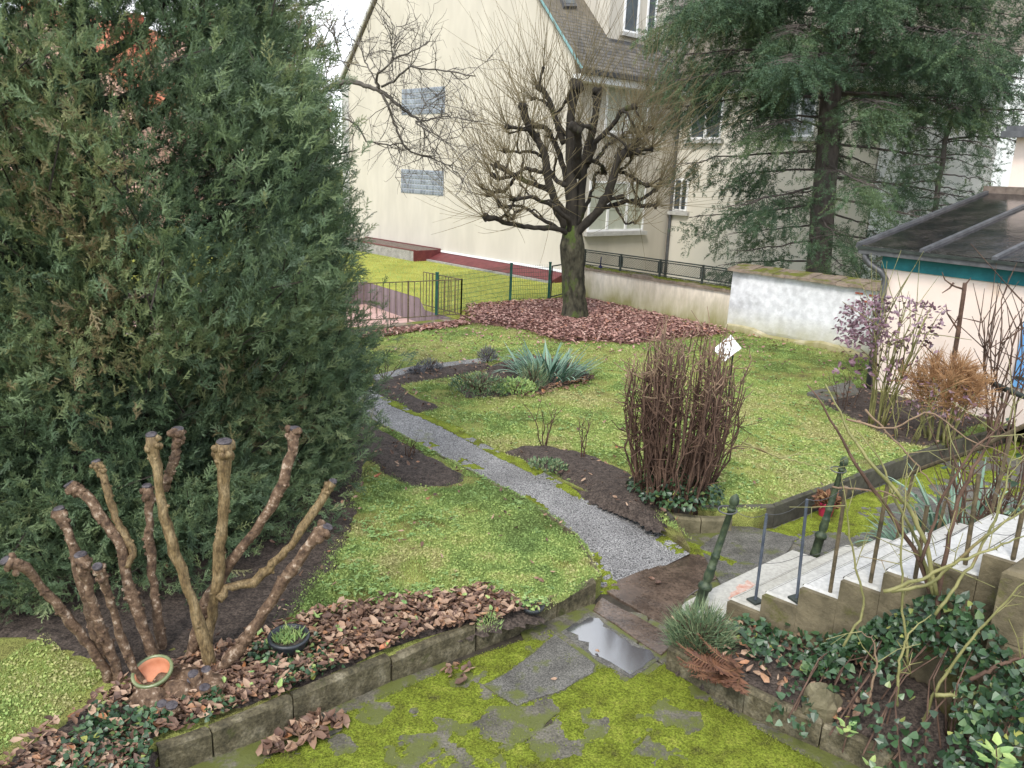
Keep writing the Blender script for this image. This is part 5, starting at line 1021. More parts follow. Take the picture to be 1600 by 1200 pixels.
# ------------------------------------------------------------------ pollarded tree at the far end of the lawn
def zp(x, y): return (680 + x / 4, 120 + y / 4)
TB = G(898, 499, LZ); TY = TB[1]
PT = thing('pollarded_tree', 'pollarded tree with mossy trunk and bristling shoots by the house', 'tree', TB)
tr = [TB + v3(0, 0, -.1), TB + v3(0, 0, .12), AT(897, 470, TY), AT(896, 430, TY), AT(894, 395, TY), AT(894, 372, TY), AT(894, 352, TY)]
obj('trunk', MB().tube(resamp(tr, 16), np.interp(np.linspace(0, 1, 16), [0, .07, .2, .5, .8, 1], [.43, .35, .295, .275, .30, .19]), 18, rough=.06), MT['mossbark'], PT, smooth=True)
LB = [([(800, 960), (730, 942), (540, 935), (440, 905), (385, 880), (310, 885)], 26, 20, -1.0), ([(830, 890), (720, 800), (605, 750), (505, 772), (478, 755)], 26, 14, -1.3), ([(760, 940), (645, 880), (580, 822), (485, 800), (412, 815)], 20, 12, .9),
      ([(825, 860), (700, 700), (562, 650), (460, 600), (390, 548)], 30, 20, .6), ([(492, 640), (432, 720), (400, 708), (335, 742)], 16, 13, .9), ([(700, 600), (560, 570), (500, 612), (400, 640), (352, 612)], 20, 13, -.6),
      ([(770, 850), (702, 640), (685, 480), (622, 380), (562, 260), (552, 190)], 44, 26, -.3), ([(690, 485), (602, 340), (522, 320), (448, 312)], 20, 13, -.8), ([(672, 500), (600, 466), (520, 470), (438, 462)], 15, 11, .8),
      ([(845, 800), (802, 560), (762, 440), (702, 320), (600, 292)], 36, 20, .9), ([(800, 420), (742, 225), (702, 120), (645, 62)], 30, 20, .2), ([(742, 215), (680, 150), (615, 130)], 13, 10, .5),
      ([(855, 860), (850, 500), (842, 350), (850, 200), (862, 110), (890, 50)], 60, 34, -.2), ([(880, 620), (892, 420), (892, 300)], 46, 34, -1.0), ([(905, 820), (925, 550), (962, 400), (1000, 250), (1012, 98)], 52, 26, .4),
      ([(960, 540), (1002, 400), (1082, 335), (1130, 270), (1162, 212), (1250, 185)], 26, 18, -.7), ([(1000, 540), (1070, 430), (1150, 390), (1202, 352), (1280, 340)], 20, 12, 1.0), ([(925, 930), (1020, 840), (1082, 720), (1132, 560), (1192, 470), (1240, 448)], 46, 34, -.6),
      ([(1192, 470), (1250, 410), (1302, 360), (1352, 318)], 20, 16, -.2), ([(1225, 452), (1290, 462), (1350, 448)], 16, 13, -1.0), ([(1040, 822), (1180, 782), (1282, 770), (1390, 700)], 26, 13, .3), ([(1150, 592), (1232, 622), (1282, 662), (1332, 682)], 17, 13, -.9),
      ([(1222, 772), (1292, 815), (1382, 800)], 13, 11, -.3), ([(1120, 792), (1190, 922), (1242, 912)], 11, 8, -.5), ([(950, 800), (990, 690), (1000, 600), (1062, 600)], 20, 12, 1.2), ([(820, 680), (760, 650), (700, 560), (690, 500)], 24, 16, 1.4), ([(560, 820), (500, 850), (478, 890)], 10, 10, -1.2), ([(1130, 600), (1215, 540), (1225, 500)], 13, 11, -.4)]
ends = []
for k, (pp, r0, r1, dy) in enumerate(LB):
    pp = [(850, 1010)] + pp if pp[0][1] >= 800 and 740 < pp[0][0] < 1010 else pp
    n = len(pp); W3 = [AT(*zp(*q), TY + dy * (i / (n - 1)) ** .8 + (.0)) for i, q in enumerate(pp)]; P3 = resamp(W3, 20) + rng.normal(0, .012, (20, 3)); sc = TY / F_PX / 4 / 2 * 1.32
    rad = np.linspace(r0, r1, 20) * sc * (1 + rng.normal(0, .06, 20)); rad[-3:] *= [1.15, 1.5, 1.4]; mb = MB(); mb.tube(P3, rad, 9, rough=.09)
    for q in range(5): d = rng.normal(0, 1, 3); mb.blob(P3[-1] + d * rad[-1] * .5, rad[-1] * R(.6, 1.05), q + k, .4, (7, 5))
    obj('limb', mb, MT['bark'], PT, smooth=True); ax = P3[-1] - P3[-5]; ends.append((P3[-1], ax / np.linalg.norm(ax), 1.0))
    for j in range(2 if n > 3 else 1):                                  # short crooked side branches ending in knobs
        i = int(R(8, 17)); tn = P3[i + 1] - P3[i - 1]; tn /= np.linalg.norm(tn); d = tn * .5 + rng.normal(0, .55, 3) + v3(0, 0, .35); d /= np.linalg.norm(d); L_ = R(.3, .75); q3 = [P3[i]]
        for s in range(4): d = d + rng.normal(0, .3, 3); d /= np.linalg.norm(d); q3.append(q3[-1] + d * L_ / 4)
        mb = MB(); r_ = min(.06, rad[i] * .65); mb.tube(resamp(q3, 9), np.r_[np.linspace(r_, r_ * .7, 6), r_ * .8, r_ * 1.05, r_ * .9], 7, rough=.1); mb.blob(q3[-1], r_ * 1.15, j + k, .5, (7, 5)); obj('limb', mb, MT['bark'], PT, smooth=True); ends.append((q3[-1], d, .45))
    if n > 4:
        ends.append((P3[12], ax / np.linalg.norm(ax), .45))
mb = MB()
for p, ax, wgt in ends:
    for k in range(int(R(17, 25) * wgt)):
        d = ax * .9 + v3(0, 0, .55) + rng.normal(0, .55, 3); d /= np.linalg.norm(d); L_ = R(.8, 2.1) * (1.15 if ax[2] > .5 else 1); c = rng.normal(0, .16, 3) + v3(0, 0, .22)
        pts = [p + d * L_ * t + c * L_ * t * t for t in (0, .25, .5, .75, 1)]; mb.tube(pts, [.007, .006, .005, .0038, .0028], 3, False)
for k in range(300):
    a = LB[int(R(0, len(LB)))]; i = int(R(1, len(a[0]))); p = AT(*zp(*a[0][i]), TY + a[3] * i / (len(a[0]) - 1)); d = rng.normal(0, .7, 3) + v3(0, -.1, .7); mb.tube([p, p + d * .3, p + d * .6 + v3(0, 0, .06)], [.008, .006, .003], 3, False)
obj('shoots', mb, MT['shoot'], PT, kind='stuff')

# ------------------------------------------------------------------ bare tree reaching in from behind the yew
def zb(x, y): return (500 + x / 6.667, 60 + y / 6.667)
BY = 15.5
tb0 = AT(400, 700, BY); tb0[2] = LZ
BT = thing('bare_tree', 'bare crooked branches of a leafless tree behind the yew', 'tree', tb0)
obj('trunk', MB().tube([tb0 + v3(0, 0, -.1), tb0 + v3(.1, 0, 1.5), AT(440, 300, BY), AT(470, 190, BY), AT(495, 150, BY)], [.16, .14, .12, .09, .075], 9, rough=.1), MT['greytwig'], BT, smooth=True)
BR = [([(-40, 610), (0, 575), (100, 510), (200, 468), (320, 455), (430, 475), (540, 520), (620, 545)], 34, 24, 0), ([(620, 545), (700, 590), (800, 680), (900, 760), (1000, 830), (1040, 870)], 26, 13, .3), ([(615, 530), (585, 440), (590, 370), (690, 300), (760, 220), (880, 160), (1000, 115), (1130, 35)], 15, 7, -.8),
      ([(600, 520), (560, 400), (480, 260), (430, 120), (370, 30), (250, -60)], 10, 5, .8), ([(640, 515), (770, 450), (860, 350), (940, 285), (1060, 320), (1300, 335), (1500, 370), (1620, 400)], 14, 6, -1.1), ([(650, 590), (720, 720), (760, 860), (820, 1000), (900, 1150), (1000, 1200), (1200, 1260)], 17, 10, .5),
      ([(230, 835), (330, 860), (420, 960), (480, 1070), (620, 1100), (740, 1110), (860, 1090)], 12, 8, .4), ([(1000, 870), (1120, 850), (1290, 810), (1450, 830)], 11, 6, .7), ([(1000, 880), (1120, 960), (1240, 1010), (1320, 1100)], 10, 5, -.2), ([(75, 470), (70, 330), (40, 160), (20, 20), (60, -120)], 7, 4, .3), ([(310, 345), (230, 230), (200, 130), (150, 0), (110, -150)], 7, 4, 0),
      ([(200, 130), (130, -60), (60, -200), (-40, -300)], 6, 3, .3), ([(1030, 800), (1130, 640), (1220, 600), (1310, 560)], 8, 4, .4), ([(760, 220), (735, 60), (760, -80), (720, -240)], 6, 3, -.3), ([(770, 440), (750, 250), (770, 60), (800, -150)], 5, 2.5, .2), ([(1200, 1260), (1330, 1320), (1450, 1420), (1520, 1560)], 9, 4, .5), ([(1040, 870), (1160, 1130), (1210, 1300), (1330, 1400)], 8, 4, .2), ([(-20, 600), (-100, 400), (-140, 200), (-100, -100)], 10, 5, .6)]
tw = MB()
def grow(p, d, L, r, lvl, drp):
    n = 4; pts = [p]
    for i in range(n): d = d + rng.normal(0, .22, 3) + v3(0, 0, drp); d /= np.linalg.norm(d); pts.append(pts[-1] + d * L / n)
    tw.tube(pts, np.linspace(r, r * .45, n + 1), 3, False)
    if lvl:
        for k in range(int(R(2, 4.6))): i = int(R(1, n + 1)); dd = d + rng.normal(0, .7, 3); grow(pts[i], dd / np.linalg.norm(dd), L * R(.45, .75), r * .6, lvl - 1, drp)
for k, (pp, r0, r1, dy) in enumerate(BR):
    n = len(pp); W3 = [AT(*zb(*q), BY + dy * i / (n - 1)) for i, q in enumerate(pp)]; P3 = resamp(W3, 22) + rng.normal(0, .008, (22, 3)); sc = BY / F_PX / 6.667 / 2 * 1.7
    obj('branch', MB().tube(P3, np.linspace(r0, r1, 22) * sc, 7, rough=.08), MT['greytwig'], BT, smooth=True)
    if k:
        for j in range(int(11 if k < 9 else 8)):
            i = int(R(3, 21)); ax = P3[i] - P3[i - 2]; ax /= np.linalg.norm(ax); d = ax * .6 + rng.normal(0, .7, 3) * v3(1, .8, 1); grow(P3[i], d / np.linalg.norm(d), R(.35, .8), .010, 2, R(-.12, .12))
obj('twigs', tw, MT['greytwig'], BT, kind='stuff')
# ------------------------------------------------------------------ cedar and the conifer behind the annex
def cedar_proto(n=90):
    v = []; f = []
    for i in range(n):
        t = R(0, 1) ** .9; p = v3(.05 * math.sin(t * 6), -.22 * t * t, t); a = R(0, 6.28); d = v3(math.cos(a), math.sin(a), R(.3, 1.1)) * .085 * R(.7, 1.2); k = len(v); s = np.cross(d, rng.normal(0, 1, 3)); s = s / np.linalg.norm(s) * .016
        if i % 9 == 0: p2 = p + v3(R(-.25, .25), R(-.08, .05), R(.1, .25)); v.extend([p - s * .5, p + s * .5, p2]); f.append((k, k + 1, k + 2)); continue
        q = p + v3(R(-.16, .16), R(-.05, .04), 0) * (1 - t * .5); v.extend([q - s, q + s, q + d]); f.append((k, k + 1, k + 2))
    return np.array(v), np.array(f)
def conifer(name, label, base, top, r0, brs, mk='cedar', sc=(.38, .62), droop=-.6, per=1.0, tone=.45, twigm='cedarbark', zc=None):
    t = thing(name, label, 'tree', base); ax = top - base
    obj('trunk', MB().tube([base + ax * k + rng.normal(0, .02, 3) * (0 < k < 1) for k in np.linspace(-.01, 1, 14)], np.linspace(r0 * 1.1, r0 * .45, 14), 14, rough=.06), MT['cedarbark'], t, smooth=True)
    P, Z, S_, C = [], [], [], []; tw_ = MB()
    for (z, a, L_, up, dens) in brs:
        s = base + ax * (z / ax[2]); d = v3(math.cos(a), math.sin(a), 0); n = 12; sd = v3(-d[1], d[0], 0); bend = R(-.6, .6)
        pts = np.array([s + d * L_ * k + v3(0, 0, up * L_ * k * (1 - .75 * k) - .11 * L_ * k ** 2.2) + sd * bend * k * k + rng.normal(0, .03, 3) * k for k in np.linspace(0, 1, n)])
        obj('branch', MB().tube(pts, np.linspace(.010 + .008 * L_, .006, n), 7, rough=.08), MT[twigm], t, smooth=True); tb_ = R(-.25, .2)
        for k in range(int(L_ * 11 * dens * per)):
            f = R(.18, 1.0) ** .8; i = f * (n - 1); j = min(int(i), n - 2); p = pts[j] + (pts[j + 1] - pts[j]) * (i - j); sg = 1 if R(0, 1) < .5 else -1; l2 = R(.3, 1.15) * (1.15 - .6 * f) * min(1, L_ / 3)
            dd = sd * sg * .85 + d * R(.2, .9) + v3(0, 0, R(-.25, .1)); dd /= np.linalg.norm(dd); e = p + dd * l2 + v3(0, 0, droop * l2 * .35)
            tw_.tube([p, (p + e) / 2 + v3(0, 0, .03), e], [.010, .007, .003], 3, False); m = max(2, int(l2 * 8.5)); u = R(.1, 1, m)[:, None]
            P.append(p + (e - p) * u + rng.normal(0, .05, (m, 3)) - np.c_[np.zeros((m, 2)), np.abs(rng.normal(0, .22, m))]); Z.append(dd * .75 + rng.normal(0, .38, (m, 3)) + v3(0, 0, droop)); S_.append(R(*sc, m)); C.append(np.clip(rng.normal(tone + tb_, .15, m), 0, 1))
    P, Z, S_, C = map(np.concatenate, (P, Z, S_, C)); cloud('foliage', MT[mk], t, [cedar_proto() for _ in range(5)], P, Z, S_, C); obj('twigs', tw_, MT[twigm], t, kind='stuff'); return t
CY = 21.5; cb = AT(1280, 440, CY); cb[2] = LZ; ctop = AT(1316, -60, CY); ctop = cb + (ctop - cb) * 1.45
brs = []
for k in range(64):
    z = 1.3 + 9.9 * (k / 64) ** .9; a = k * 2.39996 + R(-.25, .25); L_ = np.interp(z, [1, 2.5, 4.5, 7, 11.5], [2.1, 3.1, 3.7, 4.3, 3.4]) * R(.8, 1.12)
    if math.sin(a) > .35: L_ = min(L_, 3.0)
    right = math.cos(a) > .2
    brs.append((z, a, L_, R(-.12, .28) if z > 3.5 else R(-.25, .05), (1.15 if z > 5.4 else .6) * (.4 if right and z < 4.6 else 1)))
for z, a, L_ in ((6.0, -2.9, 4.4), (6.6, 3.3, 4.4), (5.6, -.15, 4.6), (6.3, -.5, 4.6), (7.2, .1, 4.8), (7.6, -2.6, 4.6), (7.4, 3.0, 4.6), (6.9, -1.2, 4.0), (7.8, -1.8, 4.4), (8.1, -.6, 4.6), (8.0, 2.7, 4.4)): brs.append((z, a, L_, R(.02, .15), .95))
conifer('cedar_tree', 'tall cedar with drooping branches rising behind the white wall', cb, ctop, .31, brs)
kb = AT(1470, 330, 20.3); kb[2] = LZ; kt = AT(1490, 125, 20.3)
brs = []
for k in range(34):
    z = 1.2 + (kt[2] - kb[2] - 1.0) * (k / 34); a = k * 2.39996; brs.append((z, a, np.interp(z, [1, 3, 6, 8], [1.5, 1.45, 1.3, .6]) * R(.8, 1.2), R(-.1, .2), 1.0 if z < 4.6 else .45))
for z, a, L_ in ((5.2, -.1, 2.6), (5.8, .1, 2.4), (4.6, .2, 2.5), (4.9, 2.9, 2.2)): brs.append((z, a, L_, .22, .4))
conifer('conifer', 'smaller shaggy dark conifer behind the annex roof', kb, kt, .09, brs, sc=(.25, .42), droop=-.5, tone=.35)

# ------------------------------------------------------------------ big clump of bare canes
BBc = G(1062, 792, LZ); BBc = v3(1.86, 8.62, LZ)
CB = thing('cane_bush', 'dense upright clump of bare brown canes beside the rose bed', 'bush', BBc); tips = MB(); sid = MB()
for k in range(150):
    a = R(0, 6.28); r0 = .36 * math.sqrt(R(0, 1)); s = BBc + v3(math.cos(a) * r0, math.sin(a) * r0, -.05); sp = R(1.3, 1.9); H_ = R(1.5, 2.0) * (1 - .26 * (r0 / .36) ** 2.5); e = BBc + v3(math.cos(a) * r0 * sp + R(-.06, .06) + (.06 if math.cos(a) > 0 else 0), math.sin(a) * r0 * sp, H_)
    bo = v3(math.cos(a), math.sin(a), 0) * R(.0, .12); pts = np.array([s + (e - s) * t + bo * math.sin(t * 3.14) + rng.normal(0, .02, 3) for t in np.linspace(0, 1, 9)])
    if k < 90: obj('cane', MB().tube(pts, np.linspace(R(.010, .017), .006, 9), 5, rough=.06), MT['canes'], CB, smooth=True)
    else: sid.tube(pts, np.linspace(.011, .005, 9), 4)
    for j in range(7):
        i = int(R(4, 9)); d = rng.normal(0, .6, 3) + v3(math.cos(a) * .3, math.sin(a) * .3, .55); d /= np.linalg.norm(d); L_ = R(.08, .24); (tips if i > 6 else sid).tube([pts[i], pts[i] + d * L_ * .5 + rng.normal(0, .01, 3), pts[i] + d * L_ + v3(0, 0, .02)], [.006, .005, .003], 4, False)
    for j in range(4):
        i = int(R(2, 7)); d = rng.normal(0, 1, 3) + v3(0, 0, .3); d /= np.linalg.norm(d); L_ = R(.1, .3); sid.tube([pts[i], pts[i] + d * L_ * .5, pts[i] + d * L_], [.005, .004, .003], 3, False)
obj('side_twigs', sid, MT['canes'], CB, kind='stuff'); obj('tip_twigs', tips, MT['canetip'], CB, kind='stuff')
def ivy_mass(pts, nrm, size, shape=(IV, IVf), jit=.5):
    mb = MB(); n = len(pts); mb.scatter(shape[0], shape[1], pts, nrm + rng.normal(0, jit, (n, 3)), R(*size, n)); return mb
n = 900; a = R(0, 6.28, n); r = .54 * np.sqrt(R(0, 1, n)); h = .30 * (1 - (r / .68) ** 2) * R(.3, 1.1, n)
obj('ivy', ivy_mass(np.c_[BBc[0] + .02 + np.cos(a) * r, BBc[1] - .0 + np.sin(a) * r, LZ + .04 + h], np.c_[np.cos(a) * .6, np.sin(a) * .6, np.ones(n)], (.035, .065)), MT['ivy'], None, BBc + v3(0, -.1, 0), False, 'dark ivy clump round the foot of the bare canes', 'ivy')
# folded white board behind the canes
wb_ = AT(1137, 545, 10.6); t = thing('white_board', 'tilted white slatted board leaning behind the bare cane clump', 'board', v3(wb_[0], 10.6, LZ))
u = AT(1151, 524, 10.75) - AT(1117, 552, 10.6); u /= np.linalg.norm(u); w = v3(-u[2], .25, u[0]); w -= u * (w @ u); w /= np.linalg.norm(w)
for k in range(4): c = wb_ + w * (k - 1.5) * .058; mb = MB(); mb.hexa([c - u * .16 - w * .023, c + u * .16 - w * .023, c + u * .16 - w * .023 + v3(0, .025, 0), c - u * .16 - w * .023 + v3(0, .025, 0)], [c - u * .16 + w * .023, c + u * .16 + w * .023, c + u * .16 + w * .023 + v3(0, .025, 0), c - u * .16 + w * .023 + v3(0, .025, 0)]); obj('slat', mb, MT['white'], t)
for sg in (-1, 1): c = wb_ + u * sg * .13 + v3(0, .03, 0); obj('leg', MB().tube([c, v3(c[0] + .1, c[1] + .35, LZ - .02)], .012, 6), MT['iron'], t)

# moss creeping over the right edge of the path
q_ = [p + v3(-.16, -.05, 0) for p in pr[:11]] + [p + v3(.1, .05, 0) for p in pr[:11]][::-1]
pz_ = np.vectorize(pathz)
tag(obj('moss', patch(q_, .03, lambda x, y, d: pz_(y) + np.where(np.minimum(mossmask(x * 1.4 + 3, y * 1.4) - .46, d * .6) > 0, .0125, -.01), -.03), MT['moss'], smooth=True), 'thin moss creeping along the right edge of the garden path', 'moss', kind='stuff')
q_ = [p + v3(-.12, 0, 0) for p in pl[:6]] + [p + v3(.2, .05, 0) for p in pl[:6]][::-1]
tag(obj('moss', patch(q_, .03, lambda x, y, d: pz_(y) + np.where(np.minimum(mossmask(x * 1.4 + 9, y * 1.4) - .5, d * .6) > 0, .0125, -.01), -.03), MT['moss'], smooth=True), 'thin moss along the left edge of the garden path', 'moss', kind='stuff')

# ------------------------------------------------------------------ strap leaved clumps, each leaf its own piece
def strap_mesh(L_, w, bend, kinked=False):
    n = 8; mb = MB(); v = []
    for i in range(n):
        t = i / (n - 1); x = L_ * t * math.cos(bend * t * .5) ; 
        y = L_ * (math.sin(bend * t) / bend if bend else t); z = L_ * ((1 - math.cos(bend * t)) / bend) if bend else 0
        ww = w * (1 - t ** 3) * (.75 + .5 * t * (1 - t)); v += [(-ww / 2, z + .15 * ww, y), (0, z, y), (ww / 2, z + .15 * ww, y)]
    f = []
    for i in range(n - 1):
        for k in (0, 1): o = i * 3 + k; f.append((o, o + 1, o + 4, o + 3))
    mb.add(v, f, R(0, 1)); return mb
def strap_clump(name, label, c, n, Lr, w, mk, spread, splay, cat='plant'):
    t = thing(name, label, cat, c); ms = [single(strap_mesh(1.0, w / .5, R(.2, 1.7)), MT[mk], 'leaf', True) for _ in range(9)]
    for k in range(n):
        a = R(0, 6.28); r = math.sqrt(R(0, 1)); p = c + v3(math.cos(a) * spread[0] * r, math.sin(a) * spread[1] * r, -.02); L_ = R(*Lr); tilt = splay * (.25 + .75 * r) * R(.6, 1.2)
        dirz = a - math.pi / 2 + R(-.5, .5); inst('leaf', ms[k % 9], t, p, (-tilt, 0, dirz), (L_, L_, L_))
    return t
strap_clump('strap_leaf_plant', 'large grey green strap leaved clump in the middle bed', G(856, 588, LZ + .02), 190, (.45, .78), .035, 'strap', (.55, .42), .85)
strap_clump('strap_leaf_plant', 'low arching strap leaved clump beside the stairs and side path', G(1428, 862, .02), 120, (.25, .5), .03, 'strap', (.30, .26), 1.15)
strap_clump('iris_plant', 'upright pale green iris blades on the far side of the stairs', G(1490, 850, .02), 70, (.55, 1.0), .035, 'strap', (.32, .2), .28)

def tuft(name, label, c, r, h, n, mk, w=.008, cat='plant', spread=.6, shape=None, size=None, stems=None):
    a = R(0, 6.28, n); q = np.sqrt(R(0, 1, n)); zz = R(0, 1, n); P = np.c_[c[0] + np.cos(a) * q * r, c[1] + np.sin(a) * q * r * .9, c[2] + zz * h * (1 - .5 * q * q)]; Z = np.c_[np.cos(a) * q * spread, np.sin(a) * q * spread, R(.4, 1.2, n)] + rng.normal(0, .25, (n, 3)); mb = MB()
    if shape is None: mb.scatter(BL, BF, P, Z, np.c_[np.full(n, w), np.full(n, w), R(.5, 1.1, n) * h * .45])
    else: mb.scatter(shape[0], shape[1], P, Z, R(*size, n))
    if stems:
        t = thing(name, label, cat, c); obj('foliage', mb, MT[mk], t, kind='stuff'); sb = MB()
        for k in range(stems): a_ = R(0, 6.28); e = c + v3(math.cos(a_) * r * R(.3, 1), math.sin(a_) * r * R(.3, 1), h * R(.6, 1)); sb.tube([c + v3(0, 0, -.03), (c + e) / 2 + v3(0, 0, .03), e], [.008, .006, .003], 4, False)
        obj('twigs', sb, MT['canes'], t, kind='stuff'); return t
    return obj(name, mb, MT[mk], None, c, False, label, cat)
for px, py, r, h, lab in ((672, 578, .22, .2, 'wispy grey lavender tuft in the middle of the corner bed'), (762, 564, .18, .26, 'dark grey lavender ball at the right end of the corner bed'), (650, 583, .14, .12, 'thin grey lavender tuft nearer the left end of the corner bed')): tuft('lavender', lab, G(px, py, LZ + .03), r, h, 420, 'lavender', .012, stems=10)
tuft('low_shrub', 'low dark twiggy shrub left of the strap leaved clump', G(748, 612, LZ + .03), .48, .3, 900, 'santolina', .014, shape=(LFz, LFf), size=(.03, .06), stems=40)
tuft('ground_plant', 'fresh green low plant in front of the strap leaved clump', G(803, 612, LZ + .03), .36, .2, 420, 'lightleaf', shape=(LFz, LFf), size=(.04, .08), stems=12)
tuft('low_shrub', 'small upright grey green shrub between middle bed plants', G(832, 606, LZ + .03), .22, .42, 420, 'santolina', .01, stems=14)
tuft('ground_plant', 'small green rosette on the soil of the rose bed', G(855, 730, LZ + .05), .22, .06, 160, 'santolina', shape=(LFz, LFf), size=(.04, .07))
tuft('santolina', 'grey green feathery bush at the corner of the lowest step', G(1092, 1015, .1), .24, .34, 2300, 'santolina', .007, 'bush', .8, stems=26)
tuft('grass_tussock', 'pale grass tussock spilling over the front kerb', G(765, 980, LZ), .10, .12, 160, 'lightleaf', .006)
# dead fern: fronds with pinnae
fc = G(1150, 1055, .17); FN = thing('dead_fern', 'collapsed red brown dead fern by the stair bed kerb', 'fern', fc)
def frond_mesh():
    mb = MB(); n = 22; sp = [(0, .06 * math.sin(t * 3) - .25 * t * t, t) for t in np.linspace(0, 1, n)]; mb.tube(sp, np.linspace(.009, .003, n), 4, False, .8)
    for i in range(3, n):
        for sg in (1, -1):
            L_ = .19 * math.sin(min(1, (i / n) * 1.1 + .1) * 3.1) + .03; p = v3(*sp[i]); e = p + v3(sg * L_, R(-.05, .03), .05); mb.add([p + v3(0, 0, -.012), p + v3(0, 0, .012), e, (p + e) / 2 + v3(0, R(.0, .03), .03)], [(0, 2, 3), (0, 3, 1)], R(0, .6))
    return mb
fm = [single(frond_mesh(), MT['fern'], 'frond') for _ in range(5)]
for k in range(22): a = R(2.0, 4.4) + (R(-1.5, 1.5) if k % 4 == 0 else 0); s = R(.28, .46); inst('frond', fm[k % 5], FN, fc + v3(R(-.06, .06), R(-.06, .06), R(0, .08)), (-R(1.1, 1.75), R(-.3, .3), a - math.pi / 2 + .0), (s, s, s))
# roses cut back
def twiggy(name, label, c, n, h, r, mk, cat='shrub', rad=.008, branch=3, spread=.25, kinds='stem'):
    t = thing(name, label, cat, c); tt = MB()
    for k in range(n):
        a = R(0, 6.28); e = c + v3(math.cos(a) * spread * R(.3, 1), math.sin(a) * spread * R(.3, 1), h * R(.7, 1)); s = c + v3(math.cos(a) * r, math.sin(a) * r, -.03); pts = np.array([s + (e - s) * q + rng.normal(0, .015, 3) * (q > 0) + v3(0, 0, .05 * math.sin(q * 3)) for q in np.linspace(0, 1, 7)])
        obj('stem', MB().tube(pts, np.linspace(rad, rad * .5, 7), 5), MT[mk], t, smooth=True)
        for j in range(branch):
            i = int(R(2, 7)); d = (pts[-1] - pts[0]) / np.linalg.norm(pts[-1] - pts[0]) + rng.normal(0, .55, 3); L_ = h * R(.15, .4); tt.tube([pts[i], pts[i] + d * L_ * .5 + rng.normal(0, .01, 3), pts[i] + d * L_], [rad * .55, rad * .45, rad * .25], 3, False)
    obj('twigs', tt, MT[mk], t, kind='stuff'); return t
twiggy('rose_bush', 'thin bare rose bush at the left of the rose bed', G(851, 700, LZ + .04), 4, .62, .02, 'canes', rad=.009, spread=.22)
twiggy('rose_bush', 'thin forked bare rose at the top of the rose bed', G(909, 716, LZ + .05), 4, .5, .02, 'canes', rad=.008, spread=.22)
twiggy('rose_bush', 'short cut back rose in the left bed by the path', G(640, 712, LZ + .03), 5, .2, .03, 'canes', rad=.008, spread=.14)
twiggy('rose_bush', 'low cut back rose by the path at the corner bed', G(604, 592, LZ + .03), 5, .3, .03, 'canes', rad=.009, spread=.25)
# shrubs along the annex
c = G(1368, 668, LZ); t = twiggy('purple_shrub', 'tall shrub with sparse dull purple leaves by the annex downpipe', c, 17, 1.95, .10, 'greencane', rad=.014, branch=4, spread=.55); t.location.z = c[2]
n = 1150; a = R(0, 6.28, n); r = .72 * np.sqrt(R(0, 1, n)); zz = c[2] + 1.25 + R(0, .8, n) * (1 - .35 * r) ; mb = MB(); P = np.c_[c[0] - .05 + np.cos(a) * r, c[1] + np.sin(a) * r * .8, zz]; k = fbm(P, 2.6, 2, 3) > .44; P = P[k]; mb.scatter(LFz, LFf, P, np.c_[rng.normal(0, .7, (len(P), 2)), R(-.9, .5, len(P))], R(.05, .105, len(P))); obj('foliage', mb, MT['purple'], t, kind='stuff')
n = 120; a = R(0, 6.28, n); r = .75 * np.sqrt(R(0, 1, n)); mb = MB(); mb.scatter(LFz, LFf, np.c_[c[0] + np.cos(a) * r, c[1] + np.sin(a) * r * .7, c[2] + R(.7, 1.3, n)], np.c_[rng.normal(0, .7, (n, 2)), R(-.9, .4, n)], R(.06, .13, n)); obj('foliage', mb, MT['purple'], t, kind='stuff')
c = G(1465, 690, LZ); t = thing('dry_shrub', 'domed bare shrub of dry ochre twigs in front of the peach wall', 'shrub', c); mb = MB()
for k in range(11):
    a = k * 2.4; q_r = .12 + .30 * k / 11; s = c + v3(math.cos(a) * .15, math.sin(a) * .15, -.03); e = c + v3(math.cos(a) * q_r, math.sin(a) * q_r, 1.15 - q_r * .9); pts = np.array([s + (e - s) * q + rng.normal(0, .02, 3) * (q > 0) for q in np.linspace(0, 1, 7)]); obj('stem', MB().tube(pts, np.linspace(.022, .012, 7), 6), MT['greencane'], t, smooth=True)
    for j in range(60): i = int(R(4, 7)); d = v3(math.cos(a) * q_r, math.sin(a) * q_r, .7) + rng.normal(0, .55, 3); d /= np.linalg.norm(d); L_ = R(.15, .38); m_ = pts[i] + d * L_ * .6; mb.tube([pts[i], m_, pts[i] + d * L_ + rng.normal(0, .03, 3)], [.005, .004, .003], 3, False); [mb.tube([m_, m_ + (d + rng.normal(0, .5, 3)) * .12], [.0035, .003], 3, False) for _ in range(3)]
obj('twigs', mb, MT['drytwig'], t, kind='stuff')
n = 260; a = R(0, 6.28, n); r = .5 * np.sqrt(R(0, 1, n)); mb = MB(); mb.scatter(LFz, LFf, np.c_[c[0] + np.cos(a) * r, c[1] + np.sin(a) * r, c[2] + R(.45, .9, n)], np.c_[rng.normal(0, .7, (n, 2)), R(-.9, .4, n)], R(.04, .09, n)); obj('foliage', mb, MT['purple'], t, kind='stuff')
c = G(1478, 655, LZ); a_ = AT(1508, 442, c[1] - .05); t = thing('young_trunk', 'bare reddish young trunk with sawn top leaning by the peach wall', 'tree', c)
obj('trunk', MB().tube(resamp([c + v3(0, 0, -.05), AT(1485, 590, c[1] - .02), AT(1497, 520, c[1] - .03), a_], 12), np.linspace(.04, .03, 12), 9, rough=.06), MT['canes'], t, smooth=True)
